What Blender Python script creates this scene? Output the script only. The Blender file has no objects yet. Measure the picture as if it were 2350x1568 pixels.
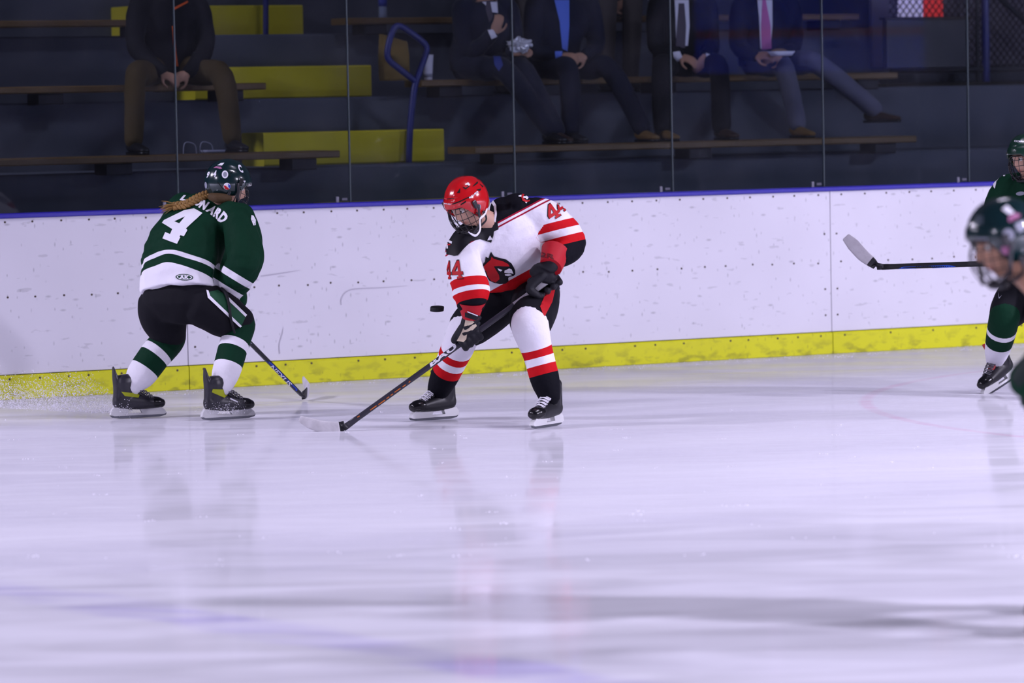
import bpy, bmesh, math, random
import numpy as np
from mathutils import Vector, Matrix, geometry
from mathutils.bvhtree import BVHTree
rng = np.random.default_rng(7); random.seed(7)
scene = bpy.context.scene; COL = scene.collection

# ------------------------------------------------------------------ camera
FPX, CX, CY = 9500.0, 1175.0, 784.0            # focal length in pixels of the 2350x1568 frame
PITCH, ROLL, CAMH = .0585, .0192, 1.80
FW = np.array([0, math.cos(PITCH), -math.sin(PITCH)]); UP = np.array([0, math.sin(PITCH), math.cos(PITCH)])
RT = np.array([1., 0, 0]); CR = RT*math.cos(ROLL)-UP*math.sin(ROLL); CU = RT*math.sin(ROLL)+UP*math.cos(ROLL)
CAM = np.array([0, 0, CAMH])
cd = bpy.data.cameras.new('camera'); cam = bpy.data.objects.new('camera', cd); COL.objects.link(cam); scene.camera = cam
cd.sensor_width = 36; cd.lens = FPX/2350*36; cd.clip_end = 400
cam.matrix_world = Matrix(((CR[0], CU[0], -FW[0], 0), (CR[1], CU[1], -FW[1], 0), (CR[2], CU[2], -FW[2], CAMH), (0, 0, 0, 1)))
cd.dof.use_dof = True; cd.dof.focus_distance = 23.1; cd.dof.aperture_fstop = 2.8

# ------------------------------------------------------------------ light
w = bpy.data.worlds.new('world'); scene.world = w; w.use_nodes = True
w.node_tree.nodes['Background'].inputs[0].default_value = (.55, .52, .80, 1)
w.node_tree.nodes['Background'].inputs[1].default_value = .10
scene.view_settings.view_transform = 'Standard'; scene.view_settings.look = 'None'
scene.view_settings.exposure = 0.0; scene.view_settings.gamma = 1; scene.view_settings.use_curve_mapping = False
scene.cycles.max_bounces = 5; scene.cycles.diffuse_bounces = 2; scene.cycles.glossy_bounces = 2; scene.cycles.transmission_bounces = 3; scene.cycles.transparent_max_bounces = 10
def arena_or_fill_lamp(x, y, z, power, sx=2.4, sy=.8, spread=150):
    l = bpy.data.lights.new('arena_or_fill_lamp', 'AREA'); l.energy = power; l.color = (.815, .76, .985)
    l.shape = 'RECTANGLE'; l.size = sx; l.size_y = sy; l.spread = math.radians(spread)
    o = bpy.data.objects.new('arena_or_fill_lamp', l); COL.objects.link(o); o.location = (x, y, z)
for x, y, z, p in ((-16, 11, 9, 3300), (-15, 21, 9, 3400), (17, 8, 9, 12500), (19, 18, 9, 9500), (-7, -10, 9, 14500), (8, -12, 9, 17000), (3, 21, 10, 300)):  # the last, weak one is an added fill that brightens the far ice
    arena_or_fill_lamp(x, y, z, p)

# ------------------------------------------------------------------ small maths
def A(*v): return np.array(v, float)
def unit(v): v = np.asarray(v, float); return v/max(np.linalg.norm(v), 1e-9)
def ray(x, y): return FW+(x-CX)/FPX*CR-(y-CY)/FPX*CU
def P(x, y, Y): r = ray(x, y); return CAM+r*(Y/r[1])             # the point at world depth Y seen at a pixel
def ground(x, y, z=0): r = ray(x, y); return CAM+r*((z-CAMH)/r[2])
TH = .508; WO = A(0, 27.32, 0); WD = A(math.cos(TH), math.sin(TH), 0); WN = A(math.sin(TH), -math.cos(TH), 0)
def S(s, b, z): return WO+s*WD-b*WN+A(0, 0, z)                    # along the boards, behind them, up
def Q(x, y, b):                                                   # point of the plane b behind the boards
    r = ray(x, y); return CAM+r*(((WO-b*WN-CAM)@WN)/(r@WN))
def lin(h):
    c = [int(h[i:i+2], 16)/255 for i in (0, 2, 4)]
    return tuple((x/12.92 if x <= .04045 else ((x+.055)/1.055)**2.4) for x in c)+(1,)
def crom(pts, k=5):
    pts = np.asarray(pts, float)
    if len(pts) < 3 or k < 2: return pts
    q = np.vstack([2*pts[0]-pts[1], pts, 2*pts[-1]-pts[-2]]); out = []
    for i in range(1, len(q)-2):
        for t in np.arange(k)/k:
            a, b, c, d = q[i-1], q[i], q[i+1], q[i+2]
            out.append(.5*((2*b)+(-a+c)*t+(2*a-5*b+4*c-d)*t*t+(-a+3*b-3*c+d)*t**3))
    out.append(pts[-1]); return np.array(out)

# ------------------------------------------------------------------ shapes: (verts, faces)
def loft(rings, n=24, p=2.0):
    """rings: (centre, u, v) half-axis vectors; closed with caps"""
    a = np.arange(n)*2*math.pi/n; ca, sa = np.cos(a), np.sin(a)
    ca = np.sign(ca)*np.abs(ca)**(2/p); sa = np.sign(sa)*np.abs(sa)**(2/p)
    V = [np.asarray(c)+ca[:, None]*np.asarray(u)+sa[:, None]*np.asarray(v) for c, u, v in rings]
    m = len(V); F = []
    for i in range(m-1):
        for j in range(n): k = (j+1) % n; F.append((i*n+j, i*n+k, (i+1)*n+k, (i+1)*n+j))
    F.append(tuple(range(n))[::-1]); F.append(tuple((m-1)*n+j for j in range(n)))
    return np.vstack(V), F
def tube(pts, rad, n=12, k=5, ref=None, ends=True, p=2.0):
    """swept tube; rad float / list of floats / list of (ru,rv) with ref giving the u direction"""
    pts = np.asarray(pts, float)
    if np.isscalar(rad): rad = [rad]*len(pts)
    r2 = np.array([(q, q) if np.isscalar(q) else q for q in rad], float)
    c = crom(pts, k); r = np.maximum(crom(r2, k), 1e-4)
    if len(r) != len(c): r = r2
    t = np.gradient(c, axis=0); t /= np.maximum(np.linalg.norm(t, axis=1, keepdims=True), 1e-9)
    u0 = unit(ref) if ref is not None else unit(np.cross(t[0], A(.31, .52, .8)))
    rings = []; u = u0
    for i in range(len(c)):
        base = u0 if ref is not None else u
        u = unit(base-t[i]*(base@t[i])); v = np.cross(t[i], u)
        rings.append((c[i], u*r[i][0], v*r[i][1]))
    if ends:
        c0, a0, b0 = rings[0]; c1, a1, b1 = rings[-1]
        s0 = min(r[0]); s1 = min(r[-1])
        rings = [(c0-t[0]*s0*.85, a0*.5, b0*.5), (c0-t[0]*s0*.5, a0*.86, b0*.86)]+rings+[(c1+t[-1]*s1*.5, a1*.86, b1*.86), (c1+t[-1]*s1*.85, a1*.5, b1*.5)]
    return loft(rings, n, p)
def join(parts):
    V = []; F = []; o = 0
    for v, f in parts:
        V.append(np.asarray(v)); F += [tuple(i+o for i in q) for q in f]; o += len(v)
    return np.vstack(V), F
def box(c, u, v, w_):
    c, u, v, w_ = map(np.asarray, (c, u, v, w_))
    vs = np.array([c+a*u+b*v+d*w_ for a in (-1, 1) for b in (-1, 1) for d in (-1, 1)])
    return vs, [(0, 1, 3, 2), (4, 6, 7, 5), (0, 4, 5, 1), (2, 3, 7, 6), (0, 2, 6, 4), (1, 5, 7, 3)]
def bevbox(c, u, v, w_, b=.006):
    """box with chamfered long edges: a loft of an octagon along w_"""
    c, u, v, w_ = map(np.asarray, (c, u, v, w_)); lu, lv = np.linalg.norm(u), np.linalg.norm(v); b = min(b, lu*.45, lv*.45)
    U, Vv = u/lu, v/lv
    oc = [(lu-b, lv), (-(lu-b), lv), (-lu, lv-b), (-lu, -(lv-b)), (-(lu-b), -lv), (lu-b, -lv), (lu, -(lv-b)), (lu, lv-b)]
    vs = [c+s*w_+x*U+y*Vv for s in (-1, 1) for x, y in oc]
    return np.array(vs), [(i, (i+1) % 8, 8+(i+1) % 8, 8+i) for i in range(8)]+[tuple(range(8))[::-1], tuple(range(8, 16))]
def ball(c, r, n=16, m=10, ax=None):
    c = np.asarray(c, float); r = np.array([r, r, r]) if np.isscalar(r) else np.asarray(r)
    ax = np.eye(3) if ax is None else np.asarray(ax)
    V = []; F = []
    for i in range(m+1):
        th = math.pi*(.02+.96*i/m)
        for j in range(n):
            ph = 2*math.pi*j/n; q = A(math.sin(th)*math.cos(ph), math.sin(th)*math.sin(ph), math.cos(th))*r
            V.append(c+q@ax)
    for i in range(m):
        for j in range(n): k = (j+1) % n; F.append((i*n+j, (i+1)*n+j, (i+1)*n+k, i*n+k))
    F.append(tuple(range(n))); F.append(tuple(m*n+j for j in range(n))[::-1])
    return np.array(V), F
def prism(poly, o, ex, ez, ey, th):
    """2D outline (x,z) extruded +-th along ey"""
    o, ex, ez, ey = map(np.asarray, (o, ex, ez, ey)); n = len(poly)
    V = [o+x*ex+z*ez+s*th*ey for s in (-1, 1) for x, z in poly]
    return np.array(V), [(i, (i+1) % n, n+(i+1) % n, n+i) for i in range(n)]+[tuple(range(n))[::-1], tuple(range(n, 2*n))]

TS = bpy.data.scenes.new('build'); TV = TS.view_layers[0]
def evaluated(ob):
    TS.collection.objects.link(ob); TV.update()
    me = bpy.data.meshes.new_from_object(ob.evaluated_get(TV.depsgraph))
    TS.collection.objects.unlink(ob); bpy.data.objects.remove(ob); return me
def mesh_of(v, f, name='m'):
    me = bpy.data.meshes.new(name); me.from_pydata(np.asarray(v).tolist(), [], f); me.update(); return me
def arrays(me):
    v = np.empty(len(me.vertices)*3); me.vertices.foreach_get('co', v); v = v.reshape(-1, 3)
    return v, [tuple(p.vertices) for p in me.polygons]
def relax(v, f, it, lam=.5):
    if not it: return v
    q = np.array([p for p in f if len(p) == 4]); e = np.vstack([q[:, [0, 1]], q[:, [1, 2]], q[:, [2, 3]], q[:, [3, 0]]])
    n = len(v); a = np.r_[e[:, 0], e[:, 1]]; b = np.r_[e[:, 1], e[:, 0]]; cnt = np.maximum(np.bincount(a, minlength=n), 1)[:, None]
    for i in range(it):
        m = np.stack([np.bincount(a, v[b, k], n) for k in range(3)], 1)/cnt; v = v+lam*(m-v)
        m = np.stack([np.bincount(a, v[b, k], n) for k in range(3)], 1)/cnt; v = v-lam*.9*(m-v)*.55
    return v
def vnormals(v, f):
    q = np.array([p if len(p) == 4 else (p[0], p[1], p[2], p[2]) for p in f if len(p) in (3, 4)])
    fn = np.cross(v[q[:, 2]]-v[q[:, 0]], v[q[:, 3]]-v[q[:, 1]]); n = np.zeros_like(v)
    for k in range(4):
        for c in range(3): n[:, c] += np.bincount(q[:, k], fn[:, c], len(v))
    return n/np.maximum(np.linalg.norm(n, axis=1, keepdims=True), 1e-12)
def fuse(parts, voxel, it=6):
    v, f = join(parts); me = mesh_of(v, f)
    bm = bmesh.new(); bm.from_mesh(me); bmesh.ops.recalc_face_normals(bm, faces=bm.faces); bm.to_mesh(me); bm.free()
    ob = bpy.data.objects.new('m', me); md = ob.modifiers.new('r', 'REMESH'); md.mode = 'VOXEL'; md.voxel_size = voxel; md.adaptivity = 0
    m2 = evaluated(ob); v, f = arrays(m2); bpy.data.meshes.remove(m2); bpy.data.meshes.remove(me)
    return relax(v, f, it), f
def folds(v, f, amp, freq=9, seed=0, dirn=None):
    """cloth folds: displaced along the normal by warped waves"""
    r = np.random.default_rng(seed); n = vnormals(v, f); d = np.zeros(len(v)); c = v-v.mean(0)
    wv = np.zeros_like(c)
    for i in range(3):
        k = r.normal(size=3)*freq*.5; wv += np.sin(c@k+r.uniform(0, 6))[:, None]*r.normal(size=3)*.05
    for i in range(6):
        k = r.normal(size=3); k = unit(k)*freq*r.uniform(.6, 2.2)
        if dirn is not None: k = k-.75*(k@unit(dirn))*unit(dirn)
        s = np.sin((c+wv)@k*2+r.uniform(0, 6)); d += np.sign(s)*np.abs(s)**1.5/(1+.5*i)
    return v+n*(d*amp*.45)[:, None]

# ------------------------------------------------------------------ materials
def nt(name):
    m = bpy.data.materials.new(name); m.use_nodes = True; t = m.node_tree; return m, t.nodes, t.links, t.nodes['Principled BSDF']
def M(name, col, rough=.6, spec=.3, bump=0, bs=120, var=.10, vs=9, metal=0, coat=0, sheen=0, emit=0):
    m, N, L, b = nt(name); c = lin(col)
    b.inputs['Roughness'].default_value = rough; b.inputs['Specular IOR Level'].default_value = spec; b.inputs['Metallic'].default_value = metal
    b.inputs['Coat Weight'].default_value = coat; b.inputs['Coat Roughness'].default_value = .08; b.inputs['Sheen Weight'].default_value = sheen
    g = N.new('ShaderNodeNewGeometry'); no = N.new('ShaderNodeTexNoise'); no.inputs['Scale'].default_value = vs; no.inputs['Detail'].default_value = 2
    L.new(g.outputs['Position'], no.inputs['Vector'])
    mx = N.new('ShaderNodeMix'); mx.data_type = 'RGBA'
    mx.inputs[6].default_value = tuple(x*(1-var) for x in c[:3])+(1,); mx.inputs[7].default_value = tuple(min(1, x*(1+var*.6)) for x in c[:3])+(1,)
    L.new(no.outputs[0], mx.inputs[0]); L.new(mx.outputs[2], b.inputs['Base Color'])
    if emit: b.inputs['Emission Color'].default_value = c; b.inputs['Emission Strength'].default_value = emit
    if bump:
        n2 = N.new('ShaderNodeTexNoise'); n2.inputs['Scale'].default_value = bs; n2.inputs['Detail'].default_value = 3; L.new(g.outputs['Position'], n2.inputs['Vector'])
        bp = N.new('ShaderNodeBump'); bp.inputs['Strength'].default_value = bump; bp.inputs['Distance'].default_value = .004
        L.new(n2.outputs[0], bp.inputs['Height']); L.new(bp.outputs[0], b.inputs['Normal'])
    return m
def ramp(N, L, attr, stops, lo, hi):
    at = N.new('ShaderNodeAttribute'); at.attribute_name = attr
    mr = N.new('ShaderNodeMapRange'); mr.inputs[1].default_value = lo; mr.inputs[2].default_value = hi; L.new(at.outputs['Fac'], mr.inputs[0])
    cr = N.new('ShaderNodeValToRGB'); cr.color_ramp.interpolation = 'CONSTANT'; e = cr.color_ramp.elements
    st = [((p-lo)/(hi-lo), lin(c)) for p, c in stops]; e[0].position = max(0, st[0][0]); e[0].color = st[0][1]; e.remove(e[1])
    for p, c in st[1:]: x = e.new(min(1, p)); x.color = c
    L.new(mr.outputs[0], cr.inputs[0]); return cr.outputs[0]
def MS(name, stops, lo=0, hi=1, attr='f0', arm=None, rough=.75):
    """striped cloth: bands of the woven cloth at given distances along the garment (attribute f0; sleeves f1)"""
    m, N, L, b = nt(name); b.inputs['Roughness'].default_value = rough; b.inputs['Specular IOR Level'].default_value = .12
    o = ramp(N, L, attr, stops, lo, hi)
    if arm:
        o2 = ramp(N, L, 'f1', arm, -.1, 1.0); at = N.new('ShaderNodeAttribute'); at.attribute_name = 'f1'
        gt = N.new('ShaderNodeMath'); gt.operation = 'GREATER_THAN'; gt.inputs[1].default_value = 0; L.new(at.outputs['Fac'], gt.inputs[0])
        mx = N.new('ShaderNodeMix'); mx.data_type = 'RGBA'; L.new(gt.outputs[0], mx.inputs[0]); L.new(o, mx.inputs[6]); L.new(o2, mx.inputs[7]); o = mx.outputs[2]
    g = N.new('ShaderNodeNewGeometry'); n2 = N.new('ShaderNodeTexNoise'); n2.inputs['Scale'].default_value = 11; n2.inputs['Detail'].default_value = 4
    L.new(g.outputs['Position'], n2.inputs['Vector']); bp = N.new('ShaderNodeBump'); bp.inputs['Strength'].default_value = .4; bp.inputs['Distance'].default_value = .03
    L.new(n2.outputs[0], bp.inputs['Height']); L.new(bp.outputs[0], b.inputs['Normal']); L.new(o, b.inputs['Base Color'])
    return m
def MSKIN(name, col):
    m, N, L, b = nt(name); b.inputs['Roughness'].default_value = .5; b.inputs['Specular IOR Level'].default_value = .35
    at = N.new('ShaderNodeAttribute'); at.attribute_name = 'lip'; at2 = N.new('ShaderNodeAttribute'); at2.attribute_name = 'brow'
    c = lin(col); mx = N.new('ShaderNodeMix'); mx.data_type = 'RGBA'; mx.inputs[6].default_value = c; mx.inputs[7].default_value = (c[0]*.75, c[1]*.45, c[2]*.45, 1)
    L.new(at.outputs['Fac'], mx.inputs[0]); m2 = N.new('ShaderNodeMix'); m2.data_type = 'RGBA'; L.new(at2.outputs['Fac'], m2.inputs[0])
    L.new(mx.outputs[2], m2.inputs[6]); m2.inputs[7].default_value = lin('4a3526'); L.new(m2.outputs[2], b.inputs['Base Color']); return m

# ------------------------------------------------------------------ objects
BASE = {}; GEO = {}
def thing(name, label, cat, loc=(0, 0, 0), group=None, kind=None):
    o = bpy.data.objects.new(name, None); COL.objects.link(o); o.location = tuple(loc); o.empty_display_size = .1
    if label: o['label'] = label
    if cat: o['category'] = cat
    if group: o['group'] = group
    if kind: o['kind'] = kind
    BASE[o.name] = np.asarray(loc, float); return o
def tag(o, label=None, cat=None, group=None, kind=None):
    for k, x in (('label', label), ('category', cat), ('group', group), ('kind', kind)):
        if x: o[k] = x
    return o
def mk(name, vf, mat, parent=None, smooth=True, attrs=None, loc=None, keep=True):
    v, f = vf; v = np.asarray(v, float)
    if parent is not None: base = BASE[parent.name]
    else: base = np.asarray(loc, float) if loc is not None else np.r_[v[:, :2].mean(0), v[:, 2].min()]
    me = mesh_of(v-base, f, name); mats = mat if isinstance(mat, (list, tuple)) else [mat]
    for m in mats: me.materials.append(m)
    if not (smooth and attrs is not None or len(f) > 20000):
        bm = bmesh.new(); bm.from_mesh(me); bmesh.ops.recalc_face_normals(bm, faces=bm.faces); bm.to_mesh(me); bm.free()
    if smooth:
        me.polygons.foreach_set('use_smooth', [True]*len(me.polygons))
        if smooth == 'auto': me.set_sharp_from_angle(angle=math.radians(40))
    for k, a in (attrs or {}).items():
        at = me.attributes.new(k, 'FLOAT', 'POINT'); at.data.foreach_set('value', np.asarray(a, np.float32))
    o = bpy.data.objects.new(name, me); COL.objects.link(o)
    if parent is not None: o.parent = parent
    else: o.location = tuple(base)
    BASE[o.name] = base
    if keep: GEO[o.name] = (v, f)
    return o
def label(o, text): o['label'] = text; return o

# ------------------------------------------------------------------ prints and patches laid on a surface
_bvh = {}
def bvh(o):
    if o.name not in _bvh: v, f = GEO[o.name]; _bvh[o.name] = BVHTree.FromPolygons(np.asarray(v).tolist(), f)
    return _bvh[o.name]
def inside(pt, polys):
    x, y = pt; c = False
    for P_ in polys:
        n = len(P_); j = n-1
        for i in range(n):
            xi, yi = P_[i]; xj, yj = P_[j]
            if (yi > y) != (yj > y) and x < (xj-xi)*(y-yi)/(yj-yi)+xi: c = not c
            j = i
    return c
def polytri(polys, step=6):
    V = []; E = []
    for P_ in polys:
        s = len(V); pts = []
        for i in range(len(P_)):
            a = np.array(P_[i], float); b = np.array(P_[(i+1) % len(P_)], float); k = max(1, int(np.hypot(*(b-a))/step))
            pts += [a+(b-a)*t/k for t in range(k)]
        V += pts; E += [(s+i, s+(i+1) % len(pts)) for i in range(len(pts))]
    al = np.array(V); lo, hi = al.min(0), al.max(0)
    for x in np.arange(lo[0]+step*.5, hi[0], step):
        for y in np.arange(lo[1]+step*.5, hi[1], step):
            if inside((x, y), polys): V.append(A(x, y))
    r = geometry.delaunay_2d_cdt([Vector((p[0], p[1])) for p in V], E, [], 0, 1e-5)
    v2 = np.array([(p.x, p.y) for p in r[0]]); F = [tuple(t) for t in r[2] if inside(v2[list(t)].mean(0), polys)]
    return v2, F
def lay(v2, F, targets, off, maxgap=None):
    """drop a flat outline (frame pixels) onto the surfaces it belongs to, each point resting on the cloth"""
    V = []; ok = []; tr = [bvh(t) for t in targets]
    for x, y in v2:
        r = unit(ray(x, y)); best = None
        for t in tr:
            h = t.ray_cast(Vector(CAM), Vector(r))
            if h[0] is not None and (best is None or h[3] < best[3]): best = h
        if best is None: V.append(A(0, 0, 0)); ok.append(False)
        else:
            n = np.array(best[1]); n = n if n@r < 0 else -n; nn = unit(n-r*.6); V.append(np.array(best[0])+nn*off); ok.append(True)
    V = np.array(V); G = []
    for f in F:
        if all(ok[i] for i in f):
            q = V[list(f)]
            if max(np.linalg.norm(q[0]-q[1]), np.linalg.norm(q[1]-q[2]), np.linalg.norm(q[2]-q[0])) < .12: G.append(f)
    return V, G
def flat(name, V, G, mat, parent):
    if not G: return None
    us = sorted({i for g in G for i in g}); mp = {i: k for k, i in enumerate(us)}
    return mk(name, (V[us], [tuple(mp[i] for i in g) for g in G]), mat, parent, keep=False)
def main_piece(G):
    par = {}
    def find(i):
        while par.setdefault(i, i) != i: par[i] = par[par[i]]; i = par[i]
        return i
    for g in G:
        for i in g[1:]: par[find(i)] = find(g[0])
    n = {}
    for g in G: n.setdefault(find(g[0]), []).append(g)
    return max(n.values(), key=len) if n else G
def patch(name, polys, targets, mat, parent, off=.003, step=6):
    v2, F = polytri(polys, step); V, G = lay(v2, F, targets, off); G = main_piece(G)
    return flat(name, V, G, mat, parent)
def glyphs(text, bold=.02, shear=0):
    cu = bpy.data.curves.new('t', 'FONT'); cu.body = text; cu.offset = bold; cu.resolution_u = 3; cu.shear = shear
    me = evaluated(bpy.data.objects.new('t', cu)); bm = bmesh.new(); bm.from_mesh(me); bmesh.ops.triangulate(bm, faces=bm.faces)
    for it in range(3):
        e = [x for x in bm.edges if x.calc_length() > .22]
        if not e: break
        bmesh.ops.subdivide_edges(bm, edges=e, cuts=1); bmesh.ops.triangulate(bm, faces=bm.faces)
    bm.to_mesh(me); bm.free(); v, f = arrays(me); v = v[:, :2]; lo, hi = v.min(0), v.max(0); return (v-lo)/(hi-lo), f
def quadmap(v, q):
    bl, br, tr, tl = [np.array(p, float) for p in q]; x = v[:, :1]; y = v[:, 1:2]
    return bl*(1-x)*(1-y)+br*x*(1-y)+tr*x*y+tl*(1-x)*y
def print_text(name, text, q, targets, mat, parent, off=.004, bold=.02, shear=0):
    v, f = glyphs(text, bold, shear); V, G = lay(quadmap(v, q), f, targets, off)
    return flat(name, V, G, mat, parent)
def ell(cx, cy, rx, ry, rot=0, n=20):
    c, s = math.cos(rot), math.sin(rot)
    return [(cx+rx*math.cos(a)*c-ry*math.sin(a)*s, cy+rx*math.cos(a)*s+ry*math.sin(a)*c) for a in np.arange(n)*2*math.pi/n]
def zm(pts, k, ox, oy): return [(ox+x/k, oy+y/k) for x, y in pts]
# ================================================================== the rink
def s_of(p): return float((np.asarray(p)-WO)@WD)
def ice_material():
    m, N, L, b = nt('ice'); g = N.new('ShaderNodeNewGeometry'); pos = g.outputs['Position']
    def mth(op, a, c=None, clamp=False):
        n = N.new('ShaderNodeMath'); n.operation = op; n.use_clamp = clamp
        for i, x in enumerate((a, c)):
            if x is None: continue
            if isinstance(x, (int, float)): n.inputs[i].default_value = x
            else: L.new(x, n.inputs[i])
        return n.outputs[0]
    def noise(scale, detail, off=0, sx=1, sy=1, rot=0, dist=0):
        mp = N.new('ShaderNodeMapping'); mp.inputs['Location'].default_value = (off, off*.7, 0); mp.inputs['Rotation'].default_value = (0, 0, rot); mp.inputs['Scale'].default_value = (sx, sy, 1)
        L.new(pos, mp.inputs[0]); n = N.new('ShaderNodeTexNoise'); n.noise_dimensions = '2D'; n.inputs['Scale'].default_value = scale; n.inputs['Detail'].default_value = detail; n.inputs['Distortion'].default_value = dist
        L.new(mp.outputs[0], n.inputs['Vector']); return n.outputs[0]
    def mix(f, a, c):
        n = N.new('ShaderNodeMix'); n.data_type = 'RGBA'
        for i, x in ((0, f), (6, a), (7, c)):
            if isinstance(x, tuple) or isinstance(x, (int, float)): n.inputs[i].default_value = x
            else: L.new(x, n.inputs[i])
        return n.outputs[2]
    def mr(x, a, c, d, e):
        n = N.new('ShaderNodeMapRange'); n.inputs[1].default_value = a; n.inputs[2].default_value = c; n.inputs[3].default_value = d; n.inputs[4].default_value = e; L.new(x, n.inputs[0]); return n.outputs[0]
    big = noise(.55, 3, 3.1, .55, 1.2, .2, .4); med = noise(2.2, 4, 9.4, .5, 1.5, -.3, .6); fine = noise(14, 3, 1.7, .35, 2.4, .5, 1.2)
    col = mix(mr(big, .38, .66, 0, 1), (.60, .595, .66, 1), (.67, .665, .725, 1))
    col = mix(mr(med, .46, .72, 0, .55), col, (.70, .70, .76, 1)); col = mix(mr(fine, .60, .74, 0, .5), col, (.70, .70, .76, 1))
    sx = N.new('ShaderNodeSeparateXYZ'); L.new(pos, sx.inputs[0]); X, Y = sx.outputs[0], sx.outputs[1]
    # faint red face-off circle under the frosted surface
    c = WO+4.0*WD+6.4*WN
    r = mth('SQRT', mth('ADD', mth('POWER', mth('SUBTRACT', X, float(c[0])), 2), mth('POWER', mth('SUBTRACT', Y, float(c[1])), 2)))
    ringf = mth('MULTIPLY', mr(mth('ABSOLUTE', mth('SUBTRACT', r, 4.57)), .02, .05, .34, 0), mr(med, .3, .65, 1.0, .45))
    col = mix(ringf, col, (.62, .25, .40, 1))
    # faint blue line crossing the ice in front
    p0, p1 = ground(0, 1350), ground(1250, 1548); e = unit((p1-p0)[:2]); nx, ny = -e[1], e[0]
    dl = mth('ABSOLUTE', mth('SUBTRACT', mth('ADD', mth('MULTIPLY', X, float(nx)), mth('MULTIPLY', Y, float(ny))), float(nx*p0[0]+ny*p0[1])))
    wob = mth('ADD', dl, mr(noise(1.5, 3, 5), .3, .7, -.05, .05))
    bl = mth('MULTIPLY', mr(wob, .10, .20, .34, 0), mr(med, .35, .62, 1.0, .15))
    col = mix(bl, col, (.22, .16, .62, 1))
    out = N['Material Output']; N.remove(b); df = N.new('ShaderNodeBsdfDiffuse'); gl = N.new('ShaderNodeBsdfGlossy'); mx = N.new('ShaderNodeMixShader')
    L.new(col, df.inputs[0]); gl.inputs[0].default_value = (.95, .95, 1, 1); L.new(mr(med, .35, .7, .05, .12), gl.inputs['Roughness'])
    L.new(mr(noise(1.6, 3, 2.2, .5, 1.6, .1, .5), .36, .64, .30, .13), mx.inputs[0]); L.new(df.outputs[0], mx.inputs[1]); L.new(gl.outputs[0], mx.inputs[2]); L.new(mx.outputs[0], out.inputs[0])
    bp = N.new('ShaderNodeBump'); bp.inputs['Strength'].default_value = .012; bp.inputs['Distance'].default_value = .01; L.new(fine, bp.inputs['Height']); L.new(bp.outputs[0], gl.inputs['Normal'])
    return m
v = [(-30, -3, 0), (30, -3, 0), (30, 47, 0), (-30, 47, 0)]
ic = join([box((0, 22, -.05), (30, 0, 0), (0, 25, 0), (0, 0, .05))])
tag(mk('floor', ic, ice_material(), smooth=False), 'scuffed pale lavender ice with faint painted lines', None, kind='structure')

def board_mat(name, base, dirt, amount):
    m, N, L, b = nt(name); g = N.new('ShaderNodeNewGeometry'); b.inputs['Roughness'].default_value = .35; b.inputs['Specular IOR Level'].default_value = .4
    mp = N.new('ShaderNodeMapping'); mp.inputs['Rotation'].default_value = (0, 0, -TH); L.new(g.outputs['Position'], mp.inputs[0])
    sp_ = N.new('ShaderNodeSeparateXYZ'); cb = N.new('ShaderNodeCombineXYZ'); L.new(mp.outputs[0], sp_.inputs[0]); L.new(sp_.outputs[0], cb.inputs[0]); L.new(sp_.outputs[2], cb.inputs[1])
    def noise(sc, det, sx, sz, rot=0):
        q = N.new('ShaderNodeMapping'); q.inputs['Scale'].default_value = (sx, sz, 1); q.inputs['Rotation'].default_value = (0, 0, rot); L.new(cb.outputs[0], q.inputs[0])
        n = N.new('ShaderNodeTexNoise'); n.noise_dimensions = '2D'; n.inputs['Scale'].default_value = sc; n.inputs['Detail'].default_value = det; L.new(q.outputs[0], n.inputs['Vector']); return n.outputs[0]
    def vor(sc, sx, sz, rot):
        q = N.new('ShaderNodeMapping'); q.inputs['Scale'].default_value = (sx, sz, 1); q.inputs['Rotation'].default_value = (0, 0, rot); L.new(cb.outputs[0], q.inputs[0])
        n = N.new('ShaderNodeTexVoronoi'); n.voronoi_dimensions = '2D'; n.inputs['Scale'].default_value = sc; n.inputs['Randomness'].default_value = 1; L.new(q.outputs[0], n.inputs['Vector']); return n
    def mr(x, a, c, d, e):
        n = N.new('ShaderNodeMapRange'); n.inputs[1].default_value = a; n.inputs[2].default_value = c; n.inputs[3].default_value = d; n.inputs[4].default_value = e; L.new(x, n.inputs[0]); return n.outputs[0]
    def mul(a, c):
        n = N.new('ShaderNodeMath'); n.operation = 'MULTIPLY'; L.new(a, n.inputs[0]); L.new(c, n.inputs[1]); return n.outputs[0]
    def mix(f, a, c):
        n = N.new('ShaderNodeMix'); n.data_type = 'RGBA'; L.new(f, n.inputs[0])
        for i, x in ((6, a), (7, c)):
            if isinstance(x, tuple): n.inputs[i].default_value = x
            else: L.new(x, n.inputs[i])
        return n.outputs[2]
    c = lin(base); col = mix(mr(noise(1.1, 2, 1, 1), .3, .7, 0, 1), tuple(x*.93 for x in c[:3])+(1,), c)
    for i, (sc, sx, sz, rot, th) in enumerate(((5, 1, 2.6, .5, .085), (7, 2.8, 1, -.4, .085), (10, 2.2, 1, .9, .08))):
        v = vor(sc, sx, sz, rot); spot = mr(v.outputs['Distance'], th*.5, th*1.5, 1, 0); cc = N.new('ShaderNodeSeparateColor'); L.new(v.outputs['Color'], cc.inputs[0])
        keep = mr(cc.outputs[0], .78, .95, 0, .38*amount); col = mix(mul(spot, keep), col, lin(dirt))
    s = N.new('ShaderNodeSeparateXYZ'); L.new(g.outputs['Position'], s.inputs[0])
    scr = mr(noise(5, 5, 1.2, 5, .3), .69, .72, 0, .22*amount); col = mix(scr, col, lin(dirt))
    if amount > 1: col = mix(mul(mr(noise(9, 6, 1, 2), .5, .68, 0, .55), mr(s.outputs[2], .02, .12, 1, .25)), col, lin(dirt))
    L.new(col, b.inputs['Base Color']); return m
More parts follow.
